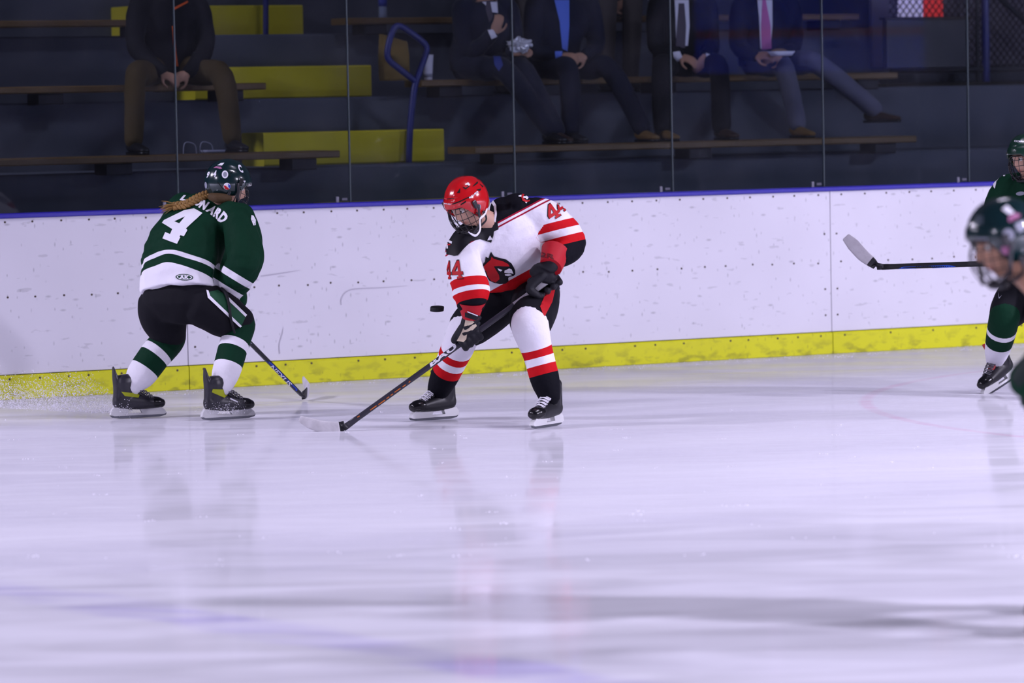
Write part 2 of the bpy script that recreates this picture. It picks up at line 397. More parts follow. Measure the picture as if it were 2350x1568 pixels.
m_board = board_mat('board_white', 'e6e4ee', '6a6a70', 1.0); m_kick = board_mat('kick_yellow', 'dfe01c', '77762a', 1.05)
m_cap = M('cap_blue', '2c24a8', .3, .5); m_seam = M('seam_grey', '8d8b96', .7); m_screw = M('screw_head', '4a3c34', .5, .4, var=.5, vs=40)
m_conc = M('stand_paint', '525662', .8, .2, bump=.3, bs=30, var=.14, vs=2.5); m_dark = M('dark_metal', '1c1d26', .6)
m_step = M('step_yellow', 'c8bc28', .7, .2, bump=.2, bs=25, var=.16, vs=4); m_wood = M('bench_wood', '6a5230', .5, .35, bump=.3, bs=40, var=.25, vs=6)
m_rail = M('rail_blue', '20276e', .4, .5)
HB, HK = 1.153, .155
boards = thing('wall_boards', 'white rink boards with yellow kick plate and blue cap', None, S(0, 0, 0), kind='structure')
SEAM0 = -2.35
for k in range(-2, 5):
    s0 = SEAM0+2.44*(k-0)-0; s1 = s0+2.44; g = .003; sm = (s0+s1)/2; hw = (s1-s0)/2-g
    pn = mk('board_panel', bevbox(S(sm, .03, (HK+1.125)/2), .03*WN, A(0, 0, (1.125-HK)/2), hw*WD, .003), m_board, boards, smooth=False)
    mk('kick_plate', bevbox(S(sm, .018, HK/2-.004), .03*WN, A(0, 0, HK/2), hw*WD, .008), m_kick, boards, smooth=False)
    sc = []
    def screw(s, z, b=0):
        c = S(s, b, z); a = np.arange(7)*2*math.pi/7; V = [c+(.007*math.cos(t))*WD+A(0, 0, .007*math.sin(t))+WN*h for h, q in ((.0, 1), (.0025, 1)) for t in a]
        sc.append((np.array(V), [tuple(range(7, 14))]+[(i, (i+1) % 7, 7+(i+1) % 7, 7+i) for i in range(7)]))
    for i in range(13):
        s = s0+.10+i*.187
        screw(s+rng.normal()*.006, 1.100); screw(s+rng.normal()*.01, .635+rng.normal()*.004); 
        if i % 2 == 0 or rng.random() < .6: screw(s+rng.normal()*.02, .128, -.013)
    for z in (.27, .45, .83):
        screw(s0+.05, z); screw(s1-.05, z)
    tag(mk('screws', join(sc), m_screw, boards, smooth=False, keep=False), kind='stuff')
mk('cap_rail', bevbox(S(1.3, .035, HB-.014), .055*WN, A(0, 0, .015), 8.8*WD, .006), m_cap, boards, smooth=False)
mk('backing', box(S(1.3, .075, .55), .012*WN, A(0, 0, .55), 8.6*WD), m_dark, boards, smooth=False)

# glass above the boards
def glass_material():
    m, N, L, b = nt('barrier_glass'); N.remove(b); out = N['Material Output']
    tr = N.new('ShaderNodeBsdfTransparent'); tr.inputs[0].default_value = (.80, .84, .88, 1); gl = N.new('ShaderNodeBsdfGlossy'); gl.inputs['Roughness'].default_value = .015; gl.inputs[0].default_value = (1, 1, 1, 1)
    fr = N.new('ShaderNodeFresnel'); fr.inputs[0].default_value = 1.5; mu = N.new('ShaderNodeMath'); mu.operation = 'MULTIPLY'; mu.inputs[1].default_value = .62; L.new(fr.outputs[0], mu.inputs[0])
    mx = N.new('ShaderNodeMixShader'); L.new(mu.outputs[0], mx.inputs[0]); L.new(tr.outputs[0], mx.inputs[1]); L.new(gl.outputs[0], mx.inputs[2])
    di = N.new('ShaderNodeBsdfDiffuse'); di.inputs[0].default_value = (.6, .6, .7, 1)
    g = N.new('ShaderNodeNewGeometry'); no = N.new('ShaderNodeTexNoise'); no.inputs['Scale'].default_value = 3; no.inputs['Detail'].default_value = 2; L.new(g.outputs['Position'], no.inputs['Vector'])
    mr = N.new('ShaderNodeMapRange'); mr.inputs[1].default_value = .35; mr.inputs[2].default_value = .75; mr.inputs[3].default_value = .0; mr.inputs[4].default_value = .012; L.new(no.outputs[0], mr.inputs[0])
    m2 = N.new('ShaderNodeMixShader'); L.new(mr.outputs[0], m2.inputs[0]); L.new(mx.outputs[0], m2.inputs[1]); L.new(di.outputs[0], m2.inputs[2]); L.new(m2.outputs[0], out.inputs[0]); return m
m_glass = glass_material(); m_joint = M('glass_edge', '38444a', .4, .3); m_clip = M('clip_clear', '777785', .3, .5)
gw = thing('wall_glass', 'tall clear glass panes standing on the rink boards', None, S(0, .04, HB), kind='structure')
for k in range(-4, 9):
    s0 = -2.375+1.221*k; s1 = s0+1.221
    mk('glass_pane', box(S((s0+s1)/2, .04, 2.15), .006*WN, A(0, 0, 1.02), ((s1-s0)/2-.004)*WD), m_glass, gw, smooth=False)
    mk('pane_joint', box(S(s1, .04, 2.15), .0065*WN, A(0, 0, 1.02), .0042*WD), m_joint, gw, smooth=False)
    if 1:
        mk('glass_clip', bevbox(S(s1-.10, .03, HB+.020), .006*WN, A(0, 0, .020), .009*WD, .003), m_clip, gw, smooth=False)
        mk('pane_sticker', box(S(s1-.045, .0325, HB+.022), .0008*WN, A(0, 0, .008), .019*WD), M('sticker', '5c5c6a', .5) if k == -4 else bpy.data.materials['sticker'], gw, smooth=False)

# ================================================================== the stand
BT = [.22, 1.15, 2.25, 3.35, 4.45, 5.55, 6.65, 7.75]; ZT = [.90, 1.37, 1.837, 2.305, 2.77, 3.24, 3.71]
stand = thing('grandstand_tiers', 'dark grey concrete seating tiers behind the glass', None, S(0, .2, 0), kind='structure')
for k, z in enumerate(ZT):
    lo = ZT[k-1]-.3 if k else 0
    mk('tier', bevbox(S(1, (BT[k]+BT[k+1]+.4)/2, (z+lo)/2), ((BT[k+1]-BT[k]+.4)/2)*WN, A(0, 0, (z-lo)/2), 9.5*WD, .012), m_conc, stand, smooth=False)
def scuff(px):
    P_ = [Q(x, y, -.0025) for x, y in px]; p = crom(P_, 5); wd = np.interp(np.linspace(0, 1, len(p)), [0, .15, .7, 1], [.004, .004, .003, .0008]); V = []
    for i, q in enumerate(p):
        t = unit(p[min(i+1, len(p)-1)]-p[max(i-1, 0)]); n = np.cross(t, WN); V += [q+n*wd[i], q-n*wd[i]]
    mk('scuff_mark', (np.array(V), [(2*i, 2*i+1, 2*i+3, 2*i+2) for i in range(len(p)-1)]), bpy.data.materials.get('scuff_grey') or M('scuff_grey', 'c4c1ce', .6), boards, keep=False)
scuff([(783, 700), (783, 688), (790, 674), (806, 665), (835, 662), (880, 660), (935, 656)])
scuff([(642, 812), (641, 790), (648, 765), (650, 750)]); scuff([(598, 634), (640, 628), (690, 620)])
tag(mk('wall_back', box(S(1, 8.2, 4), .1*WN, A(0, 0, 4), 12*WD), M('back_wall', '23252f', .9)), 'dark wall at the top of the stand', None, kind='structure')
AL, AR = -.87, .54
for k, lbl in ((0, 'lowest yellow aisle step just above the boards'), (1, 'yellow aisle step behind the blue loop handrail'), (2, 'yellow aisle step to the right of the seated man in tan trousers'), (3, 'topmost yellow aisle step beside the upper blue post')):
    tag(mk('aisle_step', bevbox(S((AL+AR)/2, BT[k+1]-.175, ZT[k]+.115), .175*WN, A(0, 0, .115), (AR-AL)/2*WD, .01), m_step, smooth=False), lbl, 'step', 'yellow aisle steps')
def bench(k, s0, s1, lbl):
    z = ZT[k]+.085; b = BT[k]-.10; o = thing('bleacher_bench', lbl, 'bench', S((s0+s1)/2, b, ZT[k]), 'wooden bleacher benches')
    dp = .20 if k == 1 else .13
    mk('plank', bevbox(S((s0+s1)/2, b-.13+dp, z), dp*WN, A(0, 0, .024), (s1-s0)/2*WD, .008), m_wood, o, smooth=False)
    n = max(2, int((s1-s0)/1.1))
    for i in range(n):
        s = s0+.25+(s1-s0-.5)*i/(n-1)
        mk('bracket', bevbox(S(s, b, z-.062), .10*WN, A(0, 0, .038), .09*WD, .006), m_dark, o, smooth=False)
    return o
e1 = s_of(Q(760, 356, BT[1]-.1)); e2 = s_of(Q(592, 211, BT[2]-.1)); r1 = s_of(Q(1070, 348, BT[1]-.1)); r2 = s_of(Q(948, 204, BT[2]-.1)); r3 = s_of(Q(778, 60, BT[3]-.1)); q1 = s_of(Q(2080, 320, BT[1]-.1))
bench(1, -8, e1, 'front wooden bench left of the aisle, above the green number four player')
bench(2, -8, e2, 'wooden bench under the seated man in tan trousers')
bench(3, -8, -.95, 'upper left wooden bench behind the man in the dark jacket')
bench(1, r1, q1, 'long front wooden bench right of the aisle below the spectators\' shoes')
bench(2, r2, q1+.6, 'wooden bench the men in suits sit on')
bench(3, r3, q1+1, 'upper wooden bench with the water bottle standing on it')
# handrails
hr = thing('handrail', 'blue tubular loop handrail standing in the aisle by the paper bag', 'handrail', Q(937, 400, 1.85), 'blue aisle handrails')
pts = [(936, 420), (938, 375), (941, 300), (949, 215), (957, 180), (972, 140), (979, 115), (972, 98), (935, 70), (917, 60), (906, 64), (896, 85), (889, 118), (893, 138), (915, 157), (952, 186)]
mk('pipe', tube([Q(x, y, 1.85) for x, y in pts], .023, 10, 3), m_rail, hr)
c = Q(936, 425, 1.85); mk('base_flange', tube([c-A(0, 0, .02), c+A(0, 0, .01)], .05, 12, 1), m_dark, hr)
hr = thing('handrail', 'upper blue handrail post bolted to the top yellow step', 'handrail', Q(610, 105, 3.95), 'blue aisle handrails')
mk('pipe', tube([Q(610, y, 3.95) for y in (100, 20, -120, -160)]+[Q(640, -200, 3.95), Q(700, -160, 3.95)], .021, 10, 3), m_rail, hr)
c = Q(605, 97, 3.93); mk('base_flange', bevbox(c, .05*WN, A(0, 0, .042), .045*WD), m_dark, hr, smooth=False)
# chain-link fence, its posts and what shows behind it
fb = 3.05; fe = thing('chain_link_fence', 'chain link fence with a blue post at the right end of the stand', 'fence', S(5, fb, 1.9))
f0 = s_of(Q(2040, 90, fb)); wires = []
zl, zh = Q(2200, 160, fb)[2], 4.2
for i in range(150):
    for sg in (1, -1):
        a = f0-2.2+i*.062 if sg > 0 else f0+i*.062; L_ = (zh-zl)
        sA, sB = a, a+sg*L_*.9; zA, zB = zl, zh
        if min(sA, sB) > f0+5: continue
        if sA < f0:
            t = (f0-sA)/(sB-sA); 
            if t >= 1: continue
            sA, zA = f0, zl+(zh-zl)*t
        if sB < f0:
            t = (f0-sA)/(sB-sA); sB, zB = f0, zA+(zh-zA)*t
        wires.append(tube([S(sA, fb+.004*sg, zA), S(sB, fb+.004*sg, zB)], .0055, 4, 1, ends=False))
tag(mk('wire_mesh', join(wires), M('fence_wire', '14141a', .6, .3), fe, keep=False), kind='stuff')
for x, r, mat in ((2262, .032, m_rail), (2243, .016, m_dark)):
    p = Q(x, 120, fb-.04); mk('post', tube([S(s_of(p), fb-.04, 1.7), S(s_of(p), fb-.04, 4.3)], r, 10, 1), mat, fe)
mk('brace', tube([Q(2278, -20, fb-.05), Q(2420, 110, fb-.05)], .024, 10, 1), m_dark, fe)
mk('rail', tube([S(f0, fb-.03, zl), S(f0+5, fb-.03, zl)], .025, 10, 1), m_dark, fe)
mk('kerb', bevbox(S(f0+2.5, fb-.03, zl-.22), .08*WN, A(0, 0, .12), 2.6*WD), M('dark_kerb', '2a2620', .8), fe, smooth=False)
mk('lit_wall_panel', box(S(f0+3, 3.30, 3.15), .02*WN, A(0, 0, 1.15), 3*WD), M('lit_wall_grey', '6a6472', .9, var=.25, vs=1.5), fe, smooth=False)  # added backing panel; its paler colour stands for light on the wall
lw = thing('lit_sign', 'glowing white and red sign seen through the chain link fence', 'sign', Q(2110, 60, 3.22))
mk('white_face', box((Q(2062, 15, 3.22)+Q(2116, 15, 3.22))/2, (Q(2116, 15, 3.22)-Q(2062, 15, 3.22))/2, A(0, 0, .10), .012*WN), M('sign_white', 'd8c8f4', emit=.55), lw, smooth=False)
mk('red_face', box((Q(2116, 15, 3.22)+Q(2162, 15, 3.22))/2, (Q(2162, 15, 3.22)-Q(2116, 15, 3.22))/2, A(0, 0, .10), .012*WN), M('sign_red', 'e03030', emit=.6), lw, smooth=False)
mk('housing', bevbox(Q(2112, 15, 3.25), .012*WN, A(0, 0, .13), .20*WD), m_dark, lw, smooth=False)
pb = thing('dark_panel', 'dark boxy panel standing in front of the fence under the lit sign', 'panel', Q(2125, 165, 2.8))
pc = (Q(2030, 100, 2.8)+Q(2220, 100, 2.8))/2; pw = np.linalg.norm(Q(2220, 100, 2.8)-Q(2030, 100, 2.8))/2
mk('face', bevbox(pc, .03*WN, A(0, 0, .19), pw*WD), M('panel_dark', '20222c', .4, .5), pb, smooth=False)
mk('top_edge', bevbox(pc+A(0, 0, .195), .04*WN, A(0, 0, .012), (pw+.02)*WD), M('panel_edge', '2c2522', .5), pb, smooth=False)
# ================================================================== people: shared builders
def frame(fwd, up):
    f = unit(fwd); u = unit(np.asarray(up)-f*(np.asarray(up)@f)); return np.cross(f, u), f, u   # right, forward, up
def head_parts(c, fwd, up, k=1.0):
    """skull with brow, eye sockets, nose, lips, chin and ears"""
    rt, f, u = frame(fwd, up); n, m = 60, 44; V = []; F = []
    for i in range(m+1):
        th = math.pi*(.015+.97*i/m)
        for j in range(n):
            ph = 2*math.pi*j/n; x, y, z = math.sin(th)*math.cos(ph), math.sin(th)*math.sin(ph), math.cos(th)
            X, Y, Z = .076*x, .096*y, .118*z
            if Z < 0:
                q = (-Z/.118)**1.4; X *= 1-.32*q; Y *= (1-.10*q) if y > 0 else (1-.45*q)
            fr = max(0, y)**2
            g = lambda x0, z0, sx, sz: math.exp(-((X-x0)/sx)**2-((Z-z0)/sz)**2)*fr
            Y += .024*g(0, -.026, .010, .016)+.012*g(0, -.004, .008, .02)+.006*g(0, .032, .05, .010)-.010*(g(.032, .008, .016, .011)+g(-.032, .008, .016, .011))
            Y += .006*g(0, -.058, .022, .005)+.005*g(0, -.070, .02, .006)-.004*g(0, -.064, .024, .003)+.008*g(0, -.098, .022, .016)
            V.append(np.asarray(c)+(X*rt+Y*f+Z*u)*k)
    for i in range(m):
        for j in range(n): q = (j+1) % n; F.append((i*n+j, (i+1)*n+j, (i+1)*n+q, i*n+q))
    F.append(tuple(range(n))); F.append(tuple(m*n+j for j in range(n))[::-1])
    ps = [(np.array(V), F)]
    for s in (-1, 1): ps.append(ball(np.asarray(c)+(s*.076*rt-.004*f-.006*u)*k, A(.009, .019, .031)*k, 10, 8, np.array([rt, f, u])))
    return ps
def face_attrs(v, c, fwd, up, k=1.0):
    rt, f, u = frame(fwd, up); d = (v-np.asarray(c))/k; X, Y, Z = d@rt, d@f, d@u
    on = (Y > .04)&(np.abs(X) < .075)&(np.abs(Z) < .13)
    lip = np.exp(-(X/.022)**4-((Z+.064)/.010)**4)*on
    br = (np.exp(-((X-.032)/.02)**4-((Z-.030)/.006)**2)+np.exp(-((X+.032)/.02)**4-((Z-.030)/.006)**2))*on
    return {'lip': lip, 'brow': np.clip(br, 0, .8)}
def hand_parts(wr, d, pn, left, curl=.5, spread=.006, k=1.0):
    """bare hand: palm, four unequal bent fingers and a thumb off the side of the palm"""
    d = unit(d); pn = unit(np.asarray(pn)-d*(np.asarray(pn)@d)); s = np.cross(d, pn)*(1 if left else -1)   # s towards the thumb
    wr = np.asarray(wr); ps = [tube([wr-d*.03, wr+d*.02*k, wr+d*.055*k, wr+d*.09*k], [(.027, .020), (.031, .018), (.040, .016), (.040, .013)], 12, 3, ref=s)]
    for i, (o, L) in enumerate(((.030, .072), (.010, .080), (-.011, .074), (-.030, .058))):
        p = wr+d*.088*k+s*o*k; q = d; pts = [p-d*.012]; a = 0
        for seg, ln in enumerate((.42, .33, .25)):
            pts.append(p+q*0); a += curl*(.7+.2*seg); q = d*math.cos(a)+pn*math.sin(a); p = p+q*L*ln*k
        pts.append(p); ps.append(tube(pts, [.0088*k]*3+[.0080*k]*(len(pts)-3), 8, 3))
    p = wr+d*.025*k+s*.026*k; q = unit(d*.55+s*.75+pn*.35)
    ps.append(tube([p, p+q*.032*k, p+q*.055*k+d*.012*k, p+q*.058*k+d*.040*k+pn*.01], [.014*k, .0115*k, .010*k, .009*k], 8, 3)); return ps
def arc(pts):
    return np.r_[0, np.cumsum(np.linalg.norm(np.diff(pts, axis=0), axis=1))]
def along(v, pts):
    """distance to a polyline and arc length of the nearest point"""
    best = np.full(len(v), 1e9); t = np.zeros(len(v)); s = arc(pts)
    for i in range(len(pts)-1):
        a, b = pts[i], pts[i+1]; ab = b-a; L = np.linalg.norm(ab); q = np.clip(((v-a)@ab)/(L*L), -.0 if i else -.3, 1 if i < len(pts)-2 else 1.3)
        d = np.linalg.norm(v-(a+q[:, None]*ab), axis=1); k = d < best; best[k] = d[k]; t[k] = (s[i]+q*L)[k]
    return best, t
def body(parent, mat, spine, lat, head, arms, legs, hands=None, voxel=.007, slim=1.0, shoulder=.16):
    """one continuous body under the clothes"""
    c, fwd, up, k = head; rt, f, u = frame(fwd, up); lat = unit(lat)
    sp = crom(spine, 4); ps = head_parts(c, fwd, up, k)
    nb = np.asarray(c)-u*.075*k-f*.022*k
    ps.append(tube([nb+u*.05, nb, (nb+sp[-1])/2, sp[-1]], [.050*k, .051*k, .053*k, .058*k], 14, 3))
    R = []
    for i, p in enumerate(sp):
        t = i/(len(sp)-1); hw = np.interp(t, [0, .3, .7, .92, 1], [.13, .115, .135, .12, .07])*slim; dp = np.interp(t, [0, .3, .7, 1], [.10, .085, .10, .06])*slim
        tg = unit(sp[min(i+1, len(sp)-1)]-sp[max(i-1, 0)]); l = unit(lat-tg*(lat@tg)); R.append((p, l*hw, np.cross(tg, l)*dp))
    ps.append(loft(R, 18))
    for a in arms: ps.append(tube([sp[-2]*.5+a[0]*.5]+list(a), [.05]+list(np.linspace(.046, .027, len(a))*slim), 12, 3))
    for l in legs: ps.append(tube([sp[0]*.6+l[0]*.4]+list(l), [.09]+list(np.linspace(.072, .030, len(l))*slim), 12, 3))
    for h in hands or []: ps += h
    v, fc = fuse(ps, voxel, 2); o = mk('body', (v, fc), mat, parent, attrs=face_attrs(v, c, fwd, up, k))
    for s in (-1, 1):
        e = np.asarray(c)+(s*.031*rt+.078*f+.008*u)*k; mk('eye', ball(e, .0125*k, 12, 8), m_eye, parent, keep=False)
        mk('iris', ball(e+f*.008*k, .0066*k, 8, 6), m_iris, parent, keep=False)
    return o
m_eye = M('eye_white', 'd8d4d0', .3, .5); m_iris = M('iris_dark', '2a221c', .2, .5)
def garment(name, parent, mat, rings, arms, voxel=.008, it=5, amp=.006, freq=8, seed=1, f0=None, p=2.3, fold_dir=None, extra=()):
    """torso loft fused with its sleeves; f0 = height along the torso, f1 = distance down the sleeve"""
    ps = [loft(rings, 32, p)]
    for pts, rad, *_ in arms: ps.append(tube(pts, rad, 20, 5))
    v, f = fuse(ps+list(extra), voxel, it)
    hem, nk = np.asarray(rings[0][0]), np.asarray(rings[-1][0]); ax = unit(nk-hem)
    if amp: v = folds(v, f, amp, freq, seed, fold_dir)
    # sleeve or body
    rc = np.array([r[0] for r in rings]); rr = np.array([(np.linalg.norm(r[1])+np.linalg.norm(r[2]))/2 for r in rings])
    cl = crom(rc, 6); dt, tt = along(v, cl); rt = np.interp(tt, arc(rc), rr); f1 = np.full(len(v), -.1); bd = dt/rt
    for pts, rad, *off in arms:
        c = crom(pts, 6); d, t = along(v, c); r = np.interp(t, np.linspace(0, arc(c)[-1], len(rad)), [x if np.isscalar(x) else sum(x)/2 for x in rad]); q = d/r
        k = (q < bd+.25)&(q < 1.6)&(t > .10); f1[k] = (off[0](v[k]) if callable(off[0]) else t[k]+off[0]) if off else t[k]; bd[k] = q[k]
    g = (v-hem)@ax if f0 is None else f0(v)
    return mk(name, (v, f), mat, parent, attrs={'f0': g, 'f1': f1})
def ringset(lst, lat):
    """lst: (centre, half width, half depth) from hem to neck"""
    c = np.array([l[0] for l in lst]); R = []; lat = [unit(lat)]*len(lst) if np.ndim(lat) == 1 else [unit(x) for x in lat]
    for i, (p, hw, dp) in enumerate(lst):
        tg = unit(c[min(i+1, len(c)-1)]-c[max(i-1, 0)]); l = unit(lat[i]-tg*(lat[i]@tg)); R.append((p, l*hw, np.cross(tg, l)*dp))
    return R
def trousers(name, parent, mat, pelvis, lat, hips, knees, ends, rad, voxel=.011, amp=.006, seed=3, hw=.19, dp=.15, upv=None, top=.12, it=5):
    """seat and two legs; rad = radii hip, mid, knee(, ankle)"""
    up = unit(upv if upv is not None else A(0, 0, 1)); l = unit(lat-up*(np.asarray(lat)@up)); b = np.cross(up, l)
    ps = [loft([(pelvis-up*.15, l*hw*.5, b*dp*.55), (pelvis-up*.09, l*hw*.8, b*dp*.8), (pelvis-up*.03, l*hw, b*dp), (pelvis+up*top*.6, l*hw*.97, b*dp*.95), (pelvis+up*top, l*hw*.9, b*dp*.85)], 24, 2.3)]
    for h, k, e in zip(hips, knees, ends):
        pts = [h, (h+k)/2, k]+([e] if e is not None else []); ps.append(tube(pts, rad[:len(pts)], 18, 4))
    v, f = fuse(ps, voxel, it); v = folds(v, f, amp, 7, seed)
    return mk(name, (v, f), mat, parent, attrs={'f0': v[:, 2]})
def sock(parent, mat, pts, rad, name='sock', seed=5, amp=.003):
    v, f = tube(pts, rad, 24, 8); v = np.asarray(v); d, t = along(v, crom(pts, 8)); L = arc(crom(pts, 8))[-1]; v = folds(v, f, amp, 10, seed)
    return mk(name, (v, f), mat, parent, attrs={'f0': np.clip(t/L, 0, 1)})
m_holder = M('skate_holder', 'd5d5d8', .35, .5); m_steel = M('runner_steel', '8a8c94', .25, .5, metal=1); m_blk = M('boot_black', '15151c', .45, .5, var=.3, vs=30); m_toe = M('toe_cap', '0d0d12', .25, .5); m_lace = M('lace', 'e4e2ec', .7)
def skate(parent, ank, fwd, up, boot=None, accent=None, lace=None, holder=None, tall=False):
    """boot, tongue, laces, blade holder and runner; ank = ankle joint, .17 above the runner's edge"""
    rt, x, z = frame(fwd, up); y = -rt*1.14; T = lambda a, b, c: np.asarray(ank)+a*x+b*y+c*z
    ps = [tube([T(-.078, 0, -.070), T(-.02, 0, -.072), T(.05, 0, -.078), (T(.115, 0, -.084)), T(.165, 0, -.088)], [(.036, .044), (.040, .047), (.045, .045), (.049, .037), (.041, .030)], 18, 4, ref=y),
          tube([T(-.040, 0, -.075), T(-.034, 0, -.02), T(-.034, 0, .015), T(-.036, 0, .04)], [(.054, .038), (.056, .044), (.062, .050), (.064, .052)], 18, 4, ref=x),
          tube([T(-.088, 0, -.06), T(-.084, 0, .0), T(-.092, 0, .07), T(-.102, 0, .13 if tall else .08)], [(.02, .03), (.020, .034), (.016, .030), (.006, .014)], 12, 4, ref=x),
          tube([T(.0, 0, -.045), T(.05, 0, -.062), T(.10, 0, -.075)], [(.034, .032), (.036, .026), (.038, .020)], 14, 4, ref=y)]
    v, f = fuse(ps, .0055, 4); o = mk('skate', (v, f), boot or m_blk, parent)
    mk('toe_cap', tube([T(.128, 0, -.083), T(.160, 0, -.086), T(.176, 0, -.089)], [(.0495, .0355), (.0455, .033), (.037, .028)], 16, 3, ref=y), m_toe, o)
    mk('tongue', tube([T(.075, 0, -.048), T(.03, 0, -.012), T(.018, 0, .05), T(.030, 0, .105)], [(.024, .012), (.030, .013), (.034, .012), (.034, .008)], 12, 4, ref=y), accent or m_blk, o)
    lc = []
    for i in range(7):
        t = i/6; a = T(.118-.10*t, 0, -.052+.052*t+.010*math.sin(t*3)); hw = .026+.008*t; nx = unit(x*.5+z*.85)
        for s in (1, -1): lc.append(tube([a-y*hw*s-nx*.006, a-y*.012*s+nx*.010, a+y*.012*s+nx*.011+x*-.012, a+y*hw*s-nx*.004-x*.015], .0036, 6, 3))
    mk('laces', join(lc), lace or m_lace, o, keep=False)
    hp = [(-.108, -.104), (-.03, -.108), (-.022, -.118), (-.030, -.140), (.062, -.141), (.050, -.120), (.06, -.111), (.168, -.108), (.196, -.128), (.206, -.148), (.19, -.154), (-.105, -.154), (-.128, -.146), (-.122, -.122)]
    mk('blade_holder', prism(hp, ank, x, z, y, .013), holder or m_holder, o, smooth=False)
    rp = [(-.122, -.151), (.20, -.151), (.212, -.147), (.205, -.160), (.17, -.168), (.06, -.170), (-.07, -.1695), (-.118, -.163), (-.130, -.150)]
    mk('runner', prism(rp, ank, x, z, y, .0025), m_steel, o, smooth=False)
    return o
def helmet(parent, head, mat, cage_mat, vents=True):
    c, fwd, up, k = head; rt, f, u = frame(fwd, up); T = lambda a, b, d: np.asarray(c)+(a*rt+b*f+d*u)*k
    n, m = 72, 26; out = []; inn = []
    for j in range(n):
        ph = 2*math.pi*j/n; cx_, sy = math.cos(ph), math.sin(ph)           # sy=1 is the front
        e = np.interp(sy, [-1, -.55, -.15, .15, .45, .62, .8, 1], [-.085, -.080, -.066, -.056, -.045, .006, .040, .042])
        for i in range(m+1):
            t = i/m; ze = max(-.98, (e-.022)/.122); th = t*math.acos(ze); x, y, z = math.sin(th)*cx_, math.sin(th)*sy, math.cos(th)
            X, Y, Z = .101*x, .124*y, .022+.122*z
            r = 1.0
            r += .045*math.exp(-((abs(X)-.032)/.010)**2)*max(0, z)*(.4+.6*abs(y)) # twin crown ridges
            r += .028/(1+math.exp(-(th-1.05)*16))*(.35+.65*max(0, sy)) # brow band stands proud
            r += .022/(1+math.exp(-(abs(cx_)-.80)*20))/(1+math.exp(-(th-1.25)*14)) # ear guards
            r -= .030*math.exp(-((th-1.02)/.045)**2)*(abs(cx_) > .1)          # groove between shells
            out.append(T(X*r, Y*r, .022+(Z-.022)*r)); inn.append(T(X*.90, Y*.90, .022+(Z-.022)*.90))
    V = out+inn; F = []; W_ = m+1; o2 = n*W_
    for j in range(n):
        q = (j+1) % n
        for i in range(m):
            F.append((j*W_+i, j*W_+i+1, q*W_+i+1, q*W_+i)); F.append((o2+q*W_+i, o2+q*W_+i+1, o2+j*W_+i+1, o2+j*W_+i))
        F.append((j*W_+m, o2+j*W_+m, o2+q*W_+m, q*W_+m))
    h = mk('helmet', (np.array(V), F), mat, parent)
    # wire cage
    ws = []; cc = lambda az, el: T(.094*math.sin(az)*math.cos(el), .030+.100*math.cos(az)*math.cos(el), -.040+.100*math.sin(el))
    rad = math.radians
    for a in (-66, -48, -30, -12, 12, 30, 48, 66): ws.append(tube([cc(rad(a), rad(e)) for e in np.linspace(42, -58, 9)], .0019, 5, 2))
    for e in (28, 8, -12, -32, -50): ws.append(tube([cc(rad(a), rad(e)) for a in np.linspace(-78, 78, 13)], .0019, 5, 2))
    rim = [cc(rad(a), rad(44)) for a in np.linspace(-80, 80, 11)]+[cc(rad(80), rad(e)) for e in (30, 0, -30)]+[cc(rad(a), rad(-60)) for a in np.linspace(70, -70, 9)]+[cc(rad(-80), rad(e)) for e in (-30, 0, 30, 44)]
    ws.append(tube(rim, .0032, 6, 3)); mk('cage', join(ws), cage_mat, h, keep=False)
    mk('chin_cup', tube([cc(rad(a), rad(-56))-f*.012*k for a in (-50, -20, 20, 50)], [(.012, .020)]*4, 10, 4, ref=u), cage_mat, h, keep=False)
    for s in (-1, 1):
        mk('cage_strap', tube([T(s*.112, .035, .012), T(s*.108, .052, -.03), T(s*.098, .060, -.075), T(s*.055, .088, -.115)], [(.004, .009)]*4, 8, 4, ref=rt), cage_mat, h, keep=False)
        mk('side_clip', bevbox(T(s*.108, .050, .026), rt*.006*k, u*.020*k, f*.010*k, .003), cage_mat, h, smooth=False, keep=False)
        mk('ear_loop', tube([T(s*.098, .01, -.04), T(s*.085, .005, -.09), T(s*.05, .03, -.115)], [(.003, .008)]*3, 8, 4, ref=rt), cage_mat, h, keep=False)
    return h
